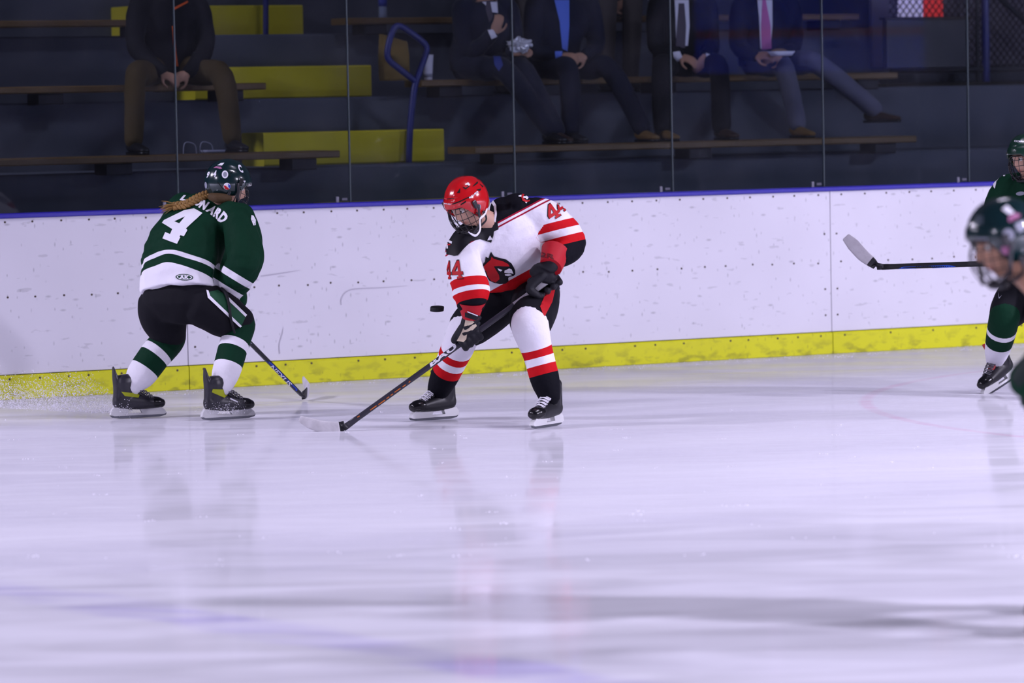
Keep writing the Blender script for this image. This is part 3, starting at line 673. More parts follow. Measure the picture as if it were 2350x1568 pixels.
def glove(parent, wr, grip, axis, elbow, mats, sense=1, k=1.0, cuff_len=.10, cuff_r=(.050, .060, .066), kc=None):
    """padded glove closed round a shaft: fingers curl about the shaft axis at the grip point"""
    wr, grip = np.asarray(wr), np.asarray(grip); a = unit(axis); e = wr-grip; e = unit(e-a*(e@a)); b = np.cross(a, e)*sense; ps = []
    R = .031*k; q = lambda t, o, r=R: grip+a*o+r*(e*math.cos(t)+b*math.sin(t))
    for i, o in enumerate((.044, .015, -.014, -.042)):
        en = (3.9, 4.1, 4.0, 3.7)[i]; ps.append(tube([q(t, o*k, R+(.006 if t < 1.2 else 0)) for t in np.linspace(.15, en, 7)], [.0165*k]*5+[.0150*k, .0135*k], 10, 3))
    ps.append(tube([wr, wr*.55+(grip+e*.045)*.45+b*.012, grip+e*.036+b*.008], [(.036*k, .032*k), (.050*k, .030*k), (.058*k, .022*k)], 16, 4, ref=a))
    ps.append(tube([wr*.5+(grip+e*.04)*.5+a*.035-b*.01, q(-.5, .064*k, R+.006), q(-1.5, .060*k), q(-2.3, .052*k)], [.019*k, .018*k, .016*k, .014*k], 10, 4))
    v, f = fuse(ps, .005, 3); o = mk('glove', (v, f), mats[0], parent)
    d = unit(np.asarray(elbow)-wr); s = unit(np.cross(d, a)+1e-6); kh = k; k = kc or k
    mk('cuff', tube([wr-d*.020, wr+d*cuff_len*.5, wr+d*cuff_len], [(cuff_r[0]*k, cuff_r[0]*k*.85), (cuff_r[1]*k, cuff_r[1]*k*.85), (cuff_r[2]*k, cuff_r[2]*k*.9)], 20, 4, ref=s, ends=False), mats[1], o, smooth='auto')
    k = kh
    for t in (.25, .55):  # padded rolls over the back of the hand
        c0 = wr*(1-t)+(grip+e*.04)*t+b*.026*k
        mk('padding_roll', tube([c0-a*.040*k, c0, c0+a*.040*k], [(.013*k, .013*k), (.016*k, .016*k), (.013*k, .013*k)], 10, 3), mats[0], o, keep=False)
    return o
def stick(label_, butt, heel, shaft_mat, blade_pts, blade_h, blade_up, tape_mat, blade_mat, grip_len=.16, grip_mat=None, face=None, tape_from=.25, group=None):
    """shaft, taped grip and a curved blade"""
    butt, heel = np.asarray(butt), np.asarray(heel); o = thing('hockey_stick', label_, 'hockey stick', heel if heel[2] < butt[2] else butt, group)
    d = unit(heel-butt); n = unit(np.cross(d, blade_up if face is None else face)); m_ = np.cross(d, n)
    bp = crom(blade_pts, 5); bu = unit(blade_up)
    mk('shaft', loft([(butt, n*.011, m_*.0155), (butt+d*.02, n*.0115, m_*.0155), (heel-d*.10, n*.0105, m_*.0155), (heel-d*.02, n*.008, m_*.018)], 16, 4), shaft_mat, o)
    mk('grip_tape', loft([(butt-d*.006, n*.013, m_*.017), (butt, n*.0155, m_*.0205), (butt+d*.022, n*.0150, m_*.020), (butt+d*.03, n*.0122, m_*.0168), (butt+d*grip_len, n*.0120, m_*.0166)], 16, 4), grip_mat or tape_mat, o)
    R = []; hh = np.interp(np.linspace(0, 1, len(bp)), np.linspace(0, 1, len(blade_h)), blade_h)
    for i, p in enumerate(bp):
        tg = unit(bp[min(i+1, len(bp)-1)]-bp[max(i-1, 0)]); u = unit(bu-tg*(bu@tg)); R.append((p, u*hh[i], np.cross(tg, u)*.0045))
    L = len(R); j = int(L*tape_from)
    mk('blade', loft(R, 20, 3.2), blade_mat, o)
    R2 = [(c, u*1.02, v*1.5) for c, u, v in R[j:]]; tg = unit(R[-1][0]-R[-2][0])
    R2 += [(R2[-1][0]+tg*.006, R2[-1][1]*.8, R2[-1][2]*.7)]
    mk('blade_tape', loft(R2, 20, 3.2), tape_mat, o)
    mk('hosel', loft([(heel-d*.03, n*.009, m_*.017), (heel*.6+R[1][0]*.4, n*.0075, m_*.022), (R[min(3, L-1)][0], R[min(3, L-1)][2]*1.3, R[min(3, L-1)][1]*.98)], 16, 3), blade_mat, o)
    return o
# ================================================================== the skaters
m_skin = MSKIN('skin_fair', 'c39a86'); m_skin2 = MSKIN('skin_tan', 'a97f68')
WHT, RED, BLK, GRN, DRD = 'e9e6f0', 'c4121c', '0c0c15', '07301f', '9c1030'
m_white = M('cloth_white', WHT, .8); m_red = M('cloth_red', RED, .7); m_black = M('cloth_black', '0e0e16', .8, .2, bump=.2, bs=60); m_green = M('cloth_green', GRN, .75, .25); m_darkred = M('cloth_darkred', DRD, .7)
m_tan = M('glove_palm', 'cdbda6', .7, bump=.3, bs=60); m_gred = M('glove_red', 'b01222', .6, .3, bump=.2, bs=50); m_gblk = M('glove_black', '15151d', .6, .3, bump=.3, bs=70)
m_cage = M('cage_black', '14141c', .35, .5); m_hred = M('helmet_red', 'c01018', .18, .5, var=.04, coat=.6); m_hgrn = M('helmet_green', '072327', .2, .5, var=.04, coat=.6)
m_tape = M('white_tape', 'c9c6cc', .8, .2, bump=.4, bs=45, var=.32, vs=22); m_graph = M('stick_graphite', '33313c', .3, .5, var=.2, vs=14); m_bladeb = M('blade_black', '1b1b22', .45, .4)
m_void = M('vent_black', '08080a', .8)
# ---------------------------------------------------------------- white 44
Y0 = 22.8
def W(x, y, d=0.): return P(x, y, Y0+d)
p44 = thing('person', 'skater in white jersey 44 with red helmet bending over the stick', 'person', ground(1150, 970))
hd = (W(1074, 468, -.18), A(-.60, -.62, -.50), A(-.33, -.30, .88), 1.09)
spine = [W(1205, 655, .34), W(1185, 610, .22), W(1160, 560, .06), W(1132, 516, -.09)]
lat = W(1240, 497, .0)-W(1062, 572, -.06)
shL, elL, wrL = W(1242, 498, .02), W(1306, 560, .08), W(1266, 606, -.08); enL = W(1288, 585, .0)
shR, elR, wrR = W(1062, 578, -.10), W(1082, 655, -.24), W(1080, 722, -.20)
hipL, knL, anL = W(1235, 672, .26), W(1216, 742, -.13), ground(1262, 982)+A(.0, .05, .172)
hipR, knR, anR = W(1165, 678, .32), W(1070, 755, .26), ground(1000, 966)+A(.02, .06, .172)
body(p44, m_skin, spine, lat, hd, [[shL, elL, wrL], [shR, elR, wrR]], [[hipL, knL, anL], [hipR, knR, anR]])
rings = ringset([(W(1182, 606, .25), .238, .165), (W(1178, 594, .21), .24, .165), (W(1170, 574, .13), .238, .16), (W(1160, 560, .06), .236, .155), (W(1148, 527, -.03), .225, .13), (W(1144, 503, -.05), .165, .105), (W(1140, 484, -.05), .085, .08)], lat)
upt = unit(W(1137, 495, -.09)-W(1196, 650, .34)); c44 = W(1187, 632, .0)
def f44(v): return (v-c44)@(-.48*CR+.88*CU)
mj44 = MS('jersey_white', [(-1, RED), (-.006, WHT), (.272, DRD), (.281, WHT), (.293, DRD), (.302, BLK)], -.3, .8, arm=None)
def jersey44():
    m = mj44; N, L = m.node_tree.nodes, m.node_tree.links; b = N['Principled BSDF']; src = b.inputs['Base Color'].links[0].from_socket
    o2 = ramp(N, L, 'f1', [(-.1, WHT), (.205, RED), (.258, WHT), (.300, RED), (.352, BLK)], -.1, 1.0)
    at = N.new('ShaderNodeAttribute'); at.attribute_name = 'f1'; gt = N.new('ShaderNodeMath'); gt.operation = 'GREATER_THAN'; gt.inputs[1].default_value = .19
    L.new(at.outputs['Fac'], gt.inputs[0]); mx = N.new('ShaderNodeMix'); mx.data_type = 'RGBA'; L.new(gt.outputs[0], mx.inputs[0]); L.new(src, mx.inputs[6]); L.new(o2, mx.inputs[7]); L.new(mx.outputs[2], b.inputs['Base Color'])
jersey44()
armL = ([W(1205, 490, .0), shL, (shL+elL)/2+A(.02, 0, .01), elL, enL], [.085, .105, .095, .090, .074], lambda v: np.interp((v-shL)@(.25*CR-.97*CU), [-.2, .048, .09, .1316, .176, .4], [0, .205, .258, .300, .352, .6]))
armR = ([W(1090, 548, -.06), shR, (shR+elR)/2+A(-.012, -.01, 0), elR, elR*.6+wrR*.4, wrR*.50+elR*.50], [.105, .104, .098, .100, .096, .088], lambda v: np.interp((v-shR)@unit(wrR-shR)/np.linalg.norm(wrR-shR), [0, .52, .655, .725, .85, 1.15], [0, .205, .258, .300, .352, .5]))
j44 = garment('jersey', p44, mj44, rings, [armL, armR], .0075, 3, .009, 19, 11, f44, fold_dir=A(.5, 0, .85), extra=[ball(W(1184, 480, .0), .088), ball(W(1155, 484, .0), .075)])
pn44 = trousers('hockey_pants', p44, m_black, W(1203, 662, .33), lat, [hipL, hipR], [hipL+(knL-hipL)*.93, hipR+(knR-hipR)*.92], [None, None], [.125, .130, .120], hw=.20, dp=.16, upv=upt*.6+A(0, 0, .8), top=.10)
SK44 = [(0, WHT), (.46, RED), (.555, WHT), (.65, RED), (.755, BLK)]
ms44 = MS('sock_white', SK44, 0, 1)
skL = sock(p44, ms44, [knL+unit(hipL-knL)*.07, knL+A(0, -.02, -.01), (knL*.6+anL*.4), anL*.8+knL*.2, anL+A(0, 0, .0)], [.085, .102, .088, .078, .062], seed=3)
skR = sock(p44, ms44, [knR+unit(hipR-knR)*.07, knR+A(-.0, -.02, 0), (knR*.6+anR*.4), anR*.8+knR*.2, anR+A(0, 0, .0)], [.090, .098, .088, .080, .066], seed=4)
kL = skate(p44, anL, A(-.50, -.86, 0), A(.0, .05, 1), lace=m_lace); kR = skate(p44, anR, A(-.80, -.60, 0), A(.10, .10, 1), lace=m_lace)
# stick
buttP, heelP = W(1268, 637, -.05), ground(786, 990)+A(0, 0, .012)
d44 = unit(heelP-buttP); gripL = buttP+d44*.045; L44 = np.linalg.norm(heelP-buttP)
def on_shaft(px): 
    t = np.linspace(0, L44, 400); q = buttP+d44*t[:, None]; e = q-CAM; xs = CX+FPX*(e@CR)/(e@FW); return q[np.argmin(abs(xs-px))]
gripR = on_shaft(1078)
bz = lambda x, y, dy=0: P(x, y, heelP[1]+dy)
st44 = stick('black graphite hockey stick with white taped blade held by skater 44', buttP, heelP, m_graph, [bz(792, 976, .0), bz(775, 981), bz(742, 980, .0), bz(710, 971, .02), bz(690, 962, .05)], [.024, .031, .032, .029, .018], A(.12, .1, 1), m_tape, m_bladeb, grip_len=.26, tape_from=.22)
gL = glove(p44, wrL, gripL, d44, W(1280, 560, .02), (m_gblk, m_gred), 1, 1.45, cuff_len=.095, cuff_r=(.070, .080, .086), kc=1.0)
gR = glove(p44, wrR, gripR, d44, elR, (m_gblk, m_gred), -1, 1.15, cuff_len=.075, cuff_r=(.046, .066, .080))
hm = helmet(p44, hd, m_hred, m_cage)

# ---------------------------------------------------------------- green 4, seen from behind
Y0 = 23.75
p4 = thing('person', 'skater in green jersey number four with long braid, back turned', 'person', ground(420, 955))
hd4 = (W(520, 427, .22), A(.93, .22, -.34), A(.26, .20, .95), 1.10)
lat4 = A(.80, -.60, -.10)
sp4 = [W(428, 690, .05), W(425, 620, .10), W(455, 545, .22), W(500, 478, .26)]
sh4R, el4R, wr4R = W(550, 512, .02), W(560, 604, -.10), W(514, 682, .10)
sh4L, el4L, wr4L = W(425, 486, .40), W(520, 600, .62), W(546, 690, .44)
hi4L, kn4L, an4L = W(368, 705, .12), W(388, 772, .22), ground(300, 962)+A(-.0, .05, .172)
hi4R, kn4R, an4R = W(470, 700, -.04), W(550, 742, .05), ground(508, 966)+A(.0, .05, .172)
body(p4, m_skin, sp4, lat4, hd4, [[sh4R, el4R, wr4R], [sh4L, el4L, wr4L]], [[hi4R, kn4R, an4R], [hi4L, kn4L, an4L]])
rg4 = ringset([(W(411, 668, .02), .225, .175), (W(411, 640, .04), .232, .178), (W(415, 600, .08), .235, .18), (W(428, 560, .14), .235, .175), (W(450, 520, .20), .225, .15), (W(478, 487, .26), .17, .115), (W(510, 462, .26), .075, .07)], [A(.88, -.47, 0)]*3+[A(.84, -.50, .05), lat4, lat4, lat4])
h4 = W(411, 668, .02); u4 = unit(W(440, 540, .16)-h4)
def f4(v):
    d = v-h4; return d@u4-.016*np.cos((d@A(.88, -.47, 0))*15)-.012*(d@A(.88, -.47, 0))/.2
mj4 = MS('jersey_green', [(-1, WHT), (.072, GRN), (.122, WHT), (.148, GRN)], -.3, 1.0)
def sleeves4(m):
    N, L = m.node_tree.nodes, m.node_tree.links; b = N['Principled BSDF']; src = b.inputs['Base Color'].links[0].from_socket
    o2 = ramp(N, L, 'f1', [(-.1, GRN), (.372, WHT), (.410, GRN), (.460, WHT)], -.1, 1.0)
    at = N.new('ShaderNodeAttribute'); at.attribute_name = 'f1'; gt = N.new('ShaderNodeMath'); gt.operation = 'GREATER_THAN'; gt.inputs[1].default_value = .16
    L.new(at.outputs['Fac'], gt.inputs[0]); mx = N.new('ShaderNodeMix'); mx.data_type = 'RGBA'; L.new(gt.outputs[0], mx.inputs[0]); L.new(src, mx.inputs[6]); L.new(o2, mx.inputs[7]); L.new(mx.outputs[2], b.inputs['Base Color'])
sleeves4(mj4)
ar4R = ([W(525, 495, .12), sh4R, (sh4R+el4R)/2+A(.012, 0, 0), el4R, (el4R+wr4R)/2, wr4R], [.09, .102, .104, .106, .096, .084], lambda v: .3+(v-el4R)@(-.52*CR-.855*CU))
ar4L = ([W(450, 500, .32), sh4L, el4L, (el4L+wr4L)/2, wr4L], [.09, .10, .085, .07, .055], lambda v: np.full(len(v), .2))
j4 = garment('jersey', p4, mj4, rg4, [ar4R, ar4L], .0075, 3, .010, 17, 23, f4, fold_dir=A(.85, 0, .35))
pn4 = trousers('hockey_pants', p4, m_black, W(412, 682, .04), A(.85, -.53, 0), [hi4R, hi4L], [hi4R+(kn4R-hi4R)*.9, hi4L+(kn4L-hi4L)*.9], [None, None], [.135, .135, .108], hw=.222, dp=.17, top=.08)
SK4 = [(0, GRN), (.41, WHT), (.51, GRN), (.72, WHT)]
ms4 = MS('sock_green', SK4, 0, 1)
sk4R = sock(p4, ms4, [kn4R+unit(hi4R-kn4R)*.06, kn4R+A(.0, 0, -.01), kn4R*.6+an4R*.4, an4R*.75+kn4R*.25, an4R*.94+kn4R*.06], [.085, .090, .086, .080, .060], seed=6)
sk4L = sock(p4, ms4, [kn4L+unit(hi4L-kn4L)*.06, kn4L+A(.0, 0, -.01), kn4L*.6+an4L*.4, an4L*.75+kn4L*.25, an4L*.94+kn4L*.06], [.085, .095, .092, .085, .060], seed=7)
m_lime = M('skate_lime', 'a8b020', .5); m_boot4 = M('boot_grey', '2b2a33', .4, .5, var=.4, vs=40); m_lgrey = M('lace_grey', '6c6a72', .7)
k4R = skate(p4, an4R, A(.88, .47, 0), A(.02, 0, 1), m_boot4, m_boot4, m_lgrey, tall=True); k4L = skate(p4, an4L, A(.93, .36, 0), A(-.05, 0, 1), m_boot4, m_boot4, m_lgrey, tall=True)
bt4, he4 = W(478, 690, .45), P(697, 912, 24.95)
d4 = unit(he4-bt4); 
st4 = stick('black and blue hockey stick slanting out beside the knee of skater four', bt4, he4, m_bladeb, [P(694, 908, 25.0), P(702, 903, 25.05), P(708, 893, 25.15), P(700, 880, 25.24), P(696, 870, 25.30)], [.026, .034, .034, .030, .018], A(.1, -.15, 1), m_tape, m_bladeb, grip_len=.12, tape_from=.3, face=A(.3, -.9, .2))
g4R = glove(p4, wr4R, bt4+d4*.30, d4, el4R, (m_gblk, m_gblk), 1, 1.0, cuff_len=.05)
g4L = glove(p4, wr4L*.4+(bt4+d4*.06)*.6, bt4+d4*.06, d4, el4L, (m_gblk, m_gblk), 1, 1.0, cuff_len=.05)
hm4 = helmet(p4, hd4, m_hgrn, m_cage)
# ---------------------------------------------------------------- green skater at the right edge
Y0 = 24.5
p5 = thing('person', 'green skater at the right edge lifting one skate behind, stick out', 'person', ground(2400, 905))
hd5 = (W(2358, 362, -.10), A(-.80, -.55, -.18), A(-.10, -.05, 1), 1.0)
lat5 = A(.60, -.80, .02)
sp5 = [W(2395, 650, .10), W(2388, 560, .06), W(2378, 470, .0), W(2365, 410, -.06)]
sh5R, el5R, wr5R = W(2305, 450, .12), W(2296, 545, .02), W(2362, 602, -.22)
sh5L, el5L, wr5L = W(2432, 445, -.25), W(2470, 545, -.28), W(2430, 600, -.40)
hi5R, kn5R, an5R = W(2352, 660, .12), W(2306, 728, -.10), W(2284, 824, .10)
hi5L, kn5L, an5L = W(2420, 662, -.06), W(2420, 745, -.25), ground(2450, 915)+A(0, 0, .172)
body(p5, m_skin, sp5, lat5, hd5, [[sh5R, el5R, wr5R], [sh5L, el5L, wr5L]], [[hi5R, kn5R, an5R], [hi5L, kn5L, an5L]])
rg5 = ringset([(W(2395, 655, .10), .235, .17), (W(2392, 610, .08), .235, .17), (W(2386, 540, .04), .23, .165), (W(2378, 470, 0), .22, .15), (W(2372, 430, -.04), .18, .12), (W(2366, 405, -.06), .085, .08)], lat5)
mj5 = MS('jersey_green_front', [(-1, WHT), (.11, GRN), (.17, WHT), (.20, GRN)], -.3, 1.2); sleeves4(mj5)
j5 = garment('jersey', p5, mj5, rg5, [([W(2345, 430, .06), sh5R, el5R, (el5R+wr5R)/2, wr5R], [.09, .1, .092, .085, .07], -.1), ([W(2400, 430, -.12), sh5L, el5L, wr5L], [.09, .1, .09, .07], -.06)], .009, 4, .008, 9, 31)
pn5 = trousers('hockey_pants', p5, m_black, W(2392, 660, .08), lat5, [hi5R, hi5L], [hi5R+(kn5R-hi5R)*.85, hi5L+(kn5L-hi5L)*.85], [None, None], [.13, .13, .11], hw=.20, dp=.17, top=.08)
sk5R = sock(p5, MS('sock_green_front', [(0, GRN), (.40, WHT), (.50, GRN), (.70, WHT)], 0, 1), [kn5R+unit(hi5R-kn5R)*.08, kn5R, kn5R*.6+an5R*.4, an5R*.8+kn5R*.2, an5R], [.088, .092, .085, .075, .058], seed=8)
sk5L = sock(p5, bpy.data.materials['sock_green_front'], [kn5L+unit(hi5L-kn5L)*.08, kn5L, kn5L*.6+an5L*.4, an5L*.8+kn5L*.2, an5L], [.088, .092, .085, .075, .058], seed=9)
f5 = unit(P(2222, 892, Y0-.12)-P(2305, 838, Y0+.10)); k5R = skate(p5, an5R, f5, np.cross(A(.35, -.93, 0), f5)*-1 if np.cross(A(.35, -.93, 0), f5)[2] < 0 else np.cross(A(.35, -.93, 0), f5), m_blk, M('skate_red', 'b03030', .6), m_lgrey)
k5L = skate(p5, an5L, A(-.8, -.6, 0), A(0, 0, 1), m_blk, m_blk, m_lgrey)
bt5, he5 = P(2460, 599, 24.0), P(2018, 613, 24.6); d5 = unit(he5-bt5)
m_shaft5 = M('shaft_black', '121218', .6, .3)
st5 = stick('black hockey stick with blue stripe and grey taped blade held level', bt5, he5, m_shaft5, [P(2010, 611, 24.62), P(2000, 602, 24.64), P(1980, 586, 24.67), P(1958, 562, 24.69), P(1942, 545, 24.70)], [.022, .030, .036, .037, .026], A(.65, .0, .75), M('grey_tape', 'aaa6ae', .8, bump=.3, bs=50, var=.15, vs=25), m_bladeb, grip_len=.12, tape_from=.30)
g5R = glove(p5, wr5R, bt5+d5*(np.linalg.norm(P(2350, 600, 24.15)-bt5)), d5, el5R, (m_gblk, m_gblk), 1, 1.1)
g5L = glove(p5, wr5L, bt5+d5*.08, d5, el5L, (m_gblk, m_gblk), 1, 1.1)
hm5 = helmet(p5, hd5, M('helmet_dark_green', '0a2e22', .3, .5, var=.04, coat=.3), m_cage)
# ---------------------------------------------------------------- out-of-focus green skater in front
Y0 = 13.9
p6 = thing('person', 'blurred green skater in the foreground, head low at the right edge', 'person', ground(2500, 1424))
hd6 = (W(2308, 556, 0), A(-.90, -.34, -.26), A(-.22, -.10, .97), 1.06)
lat6 = A(.36, -.92, .0)
sp6 = [W(2600, 960, .10), W(2540, 850, .08), W(2470, 740, .04), W(2405, 672, .02)]
sh6R, el6R, wr6R = W(2450, 720, .22), W(2430, 860, .22), W(2385, 915, .20)
sh6L, el6L, wr6L = W(2465, 735, -.20), W(2440, 800, -.30), W(2362, 872, -.22)
hi6R, kn6R, an6R = W(2610, 1000, .2), W(2500, 1130, .2), ground(2520, 1410)+A(0, .1, .172)
hi6L, kn6L, an6L = W(2610, 1000, -.1), W(2540, 1150, -.2), ground(2480, 1450)+A(0, 0, .172)
body(p6, m_skin2, sp6, lat6, hd6, [[sh6R, el6R, wr6R], [sh6L, el6L, wr6L]], [[hi6R, kn6R, an6R], [hi6L, kn6L, an6L]])
mj6 = MS('jersey_green_near', [(-1, WHT), (.11, GRN), (.17, WHT), (.20, GRN)], -.3, 1.2)
rg6 = ringset([(W(2595, 960, .1), .22, .17), (W(2550, 880, .08), .23, .175), (W(2500, 790, .05), .23, .165), (W(2455, 728, .03), .2, .13), (W(2425, 696, .02), .10, .09)], lat6)
j6 = garment('jersey', p6, mj6, rg6, [([W(2470, 730, .1), sh6R, el6R, wr6R], [.09, .1, .085, .07], .05), ([W(2480, 740, -.1), sh6L, el6L, wr6L], [.09, .1, .09, .07], .05)], .010, 4, .008, 9, 41)
pn6 = trousers('hockey_pants', p6, m_black, W(2615, 985, .06), lat6, [hi6R, hi6L], [kn6R, kn6L], [None, None], [.13, .13, .11], hw=.2, dp=.17, top=.06)
for kn, an in ((kn6R, an6R), (kn6L, an6L)):
    sock(p6, bpy.data.materials['sock_green_front'], [kn, kn*.6+an*.4, an*.8+kn*.2, an], [.092, .085, .075, .058], seed=10); skate(p6, an, A(-.93, -.35, 0), A(0, 0, 1), m_blk, m_blk, m_lgrey)
bt6, he6 = W(2420, 880, -.05), ground(2590, 1480)+A(0, 0, .02); d6 = unit(he6-bt6)
st6 = stick('black hockey stick held low by the blurred foreground skater', bt6, he6, m_shaft5, [he6+A(-.02, 0, .01), he6+A(-.1, 0, .015), he6+A(-.2, .02, .02), he6+A(-.28, .04, .02)], [.022, .03, .032, .02], A(0, 0, 1), m_tape, m_bladeb)
m_ggrn = M('glove_green', '061c18', .6, .3, bump=.3, bs=60)
glove(p6, wr6L, bt6+d6*.03+A(-.06, 0, 0), d6, el6L, (m_ggrn, m_ggrn), 1, 1.3); glove(p6, wr6R, bt6+d6*.22, d6, el6R, (m_ggrn, m_ggrn), 1, 1.2)
hm6 = helmet(p6, hd6, m_hgrn, m_cage)
# ================================================================== prints, crests and small kit
def part(o, n): return [c for c in o.children if c.name.split('.')[0] == n][0]
m_pw = M('print_white', 'eceaf4', .6); m_pr = M('print_red', 'b8101c', .6); m_pk = M('print_black', '101018', .6); m_pg = M('print_green', '0b3a26', .6); m_pb = M('print_blue', '2340b8', .5); m_po = M('print_orange', 'c86a28', .5); m_pp = M('print_pink', 'a86a90', .5); m_pgr = M('print_grey', '8e90a0', .5); m_pst = M('print_stripe', '11492e', .7)
z3 = lambda p: zm(p, 4.612, 960, 370); z4 = lambda p: zm(p, 3.5606, 660, 640); z1 = lambda p: zm(p, 4.356, 230, 340); z2 = lambda p: zm(p, 4.238, 230, 620)
# skater 44: bird crest
lg = patch('crest', [z3([(770, 958), (800, 1005), (850, 1020), (930, 1040), (985, 1080), (1005, 1115), (1022, 1150), (1025, 1195), (1005, 1215), (960, 1222), (950, 1240), (955, 1268), (920, 1295), (860, 1298), (800, 1285), (750, 1262), (725, 1215), (705, 1160), (650, 1112), (665, 1085), (705, 1065), (712, 1010), (745, 1025), (755, 985)])], [j44], m_pk, j44, .003, 5)
patch('crest_red', [z3([(775, 1005), (800, 1030), (900, 1058), (950, 1085), (965, 1112), (900, 1110), (850, 1105), (800, 1110), (830, 1160), (855, 1200), (860, 1245), (820, 1278), (770, 1262), (740, 1220), (720, 1165), (680, 1115), (715, 1085), (740, 1060), (765, 1040)])], [j44], m_pr, j44, .0055, 5)
for pl in ([(912, 1152), (960, 1130), (985, 1140), (1006, 1188), (975, 1180), (910, 1176)], [(915, 1190), (960, 1185), (990, 1200), (950, 1212), (918, 1205)], [(838, 1130), (866, 1140), (890, 1146), (872, 1162), (850, 1152)]): patch('crest_white', [z3(pl)], [j44], m_pw, j44, .0058, 4)
four = [(.55, 1), (.80, 1), (.80, .40), (1, .40), (1, .22), (.80, .22), (.80, .12), (.93, .12), (.93, 0), (.42, 0), (.42, .12), (.55, .12), (.55, .22), (0, .22), (0, .42)]; hole = [(.55, .74), (.55, .42), (.24, .42)]
def digit4(name, q, tg, mat, parent, off, grow=0):
    f = [quadmap(np.array(p), q) for p in (four, hole)]
    if grow:
        c = f[0].mean(0); f = [c+(f[0]-c)*(1+grow), c+(f[1]-c)*(1-grow)]
    return patch(name, [x.tolist() for x in f], tg, mat, parent, off, 4)
for q in (z3([(1405, 640), (1520, 568), (1418, 440), (1325, 498)]), z3([(1512, 560), (1585, 500), (1500, 420), (1420, 430)]), z3([(365, 1248), (482, 1243), (452, 1055), (360, 1060)]), z3([(300, 1245), (352, 1245), (345, 1065), (300, 1060)])):
    digit4('number', q, [j44], m_pk, j44, .003, .10); digit4('number_face', q, [j44], m_pr, j44, .0052)
patch('collar', [z3([(760, 425), (800, 420), (828, 470), (832, 560), (818, 650), (803, 640), (810, 550), (803, 480), (780, 445)])], [j44], m_pw, j44, .006, 4)
for pl, m in (([(1100, 350), (1088, 380), (1102, 420), (1140, 438), (1178, 428), (1182, 412), (1145, 418), (1120, 402), (1112, 375), (1120, 355)], m_pr), ([(1060, 370), (1090, 360), (1090, 382), (1062, 377)], m_pw), ([(1110, 374), (1225, 374), (1228, 408), (1165, 394), (1110, 391)], m_pw), ([(1135, 347), (1155, 347), (1157, 406), (1137, 406)], m_pw), ([(1128, 434), (1140, 450), (1152, 434)], m_pw),
              ([(300, 800), (330, 788), (347, 815), (335, 822), (325, 808), (306, 816), (301, 850), (315, 878), (342, 878), (342, 892), (305, 894), (292, 850)], m_pr), ([(312, 762), (326, 768), (326, 792), (312, 787)], m_pw), ([(299, 815), (313, 815), (319, 926), (303, 926)], m_pw), ([(315, 833), (361, 853), (356, 877), (315, 857)], m_pw), ([(760, 785), (788, 832), (730, 840)], m_pw)):
    patch('shoulder_crest' if m is not m_pw else 'shoulder_crest_white', [z3(pl)], [j44], m, j44, .0045, 4)
patch('collar_insert', [z3([(300, 800), (330, 700), (420, 690), (560, 700), (680, 720), (800, 640), (830, 600), (850, 720), (800, 745), (795, 790), (772, 864), (730, 850), (650, 825), (560, 850), (480, 930), (420, 1000), (380, 1005), (300, 985)])], [j44], m_pk, j44, .0035, 5)
patch('side_panel', [z4([(2130, 70), (2190, 60), (2160, 190), (2095, 315), (2062, 228)])], [pn44], m_pr, pn44, .004, 6)
print_text('cuff_lettering', '2R', z3([(1285, 1012), (1440, 1042), (1452, 992), (1292, 962)]), [part(gL, 'cuff')], M('print_darkred', '5e0a14', .6), gL, .003, .03)
zg = lambda p: zm(p, 12.06, 1030, 690)
patch('palm', [zg([(470, 500), (600, 530), (720, 600), (770, 700), (640, 830), (500, 930), (480, 1080), (400, 1150), (230, 1110), (360, 860), (430, 690)])], [gR], m_tan, gR, .003, 4)
patch('cuff_panel', [zg([(450, 320), (850, 420), (780, 560), (450, 450)])], [part(gR, 'cuff')], m_pk, gR, .003, 4)
patch('cuff_tag', [zg([(515, 285), (795, 398), (780, 425), (512, 310)])], [part(gR, 'cuff')], m_pw, gR, .005, 4)
zs = lambda p: zm(p, 7.467, 820, 760)
print_text('shaft_lettering', 'BAU', zs([(1258, 622), (1712, 288), (1668, 208), (1230, 535)]), [part(st44, 'shaft')], m_pw, st44, .002, .04)
for a, b_ in (((225, 1362), (335, 1285)), ((365, 1268), (480, 1188)), ((505, 1165), (550, 1132)), ((575, 1112), (615, 1082)), ((640, 1058), (745, 985)), ((780, 965), (835, 925)), ((885, 890), (912, 862)), ((5, 1485), (45, 1460))):
    a, b_ = np.array(a), np.array(b_); n = np.array((-.55, -.83))*16; patch('shaft_mark', [zs([a, b_, b_+n, a+n])], [part(st44, 'shaft')], m_po, st44, .002, 4)
zh = lambda p: zm(p, 9.22, 1010, 390)
for pl in ([(365, 480), (420, 400), (416, 482)], [(700, 340), (780, 258), (787, 290), (722, 336)], [(275, 712), (395, 668), (402, 686), (280, 728)], [(450, 718), (535, 662), (532, 692), (452, 738)], [(845, 302), (908, 345), (897, 362)], [(425, 655), (600, 575), (602, 590), (432, 672)], [(780, 420), (860, 400), (840, 440)], [(170, 610), (280, 600), (275, 612), (172, 622)]): patch('vent', [zh((np.mean(pl, 0)+(np.array(pl)-np.mean(pl, 0))*1.35).tolist())], [hm], m_void, hm, .0015, 4)
print_text('helmet_lettering', 'BAUER', zh([(622, 612), (818, 470), (802, 436), (612, 578)]), [hm], m_pw, hm, .002, .03)
print_text('brow_lettering', 'BAUER', zh([(92, 722), (232, 742), (232, 718), (95, 700)]), [hm], m_pw, hm, .002, .03)
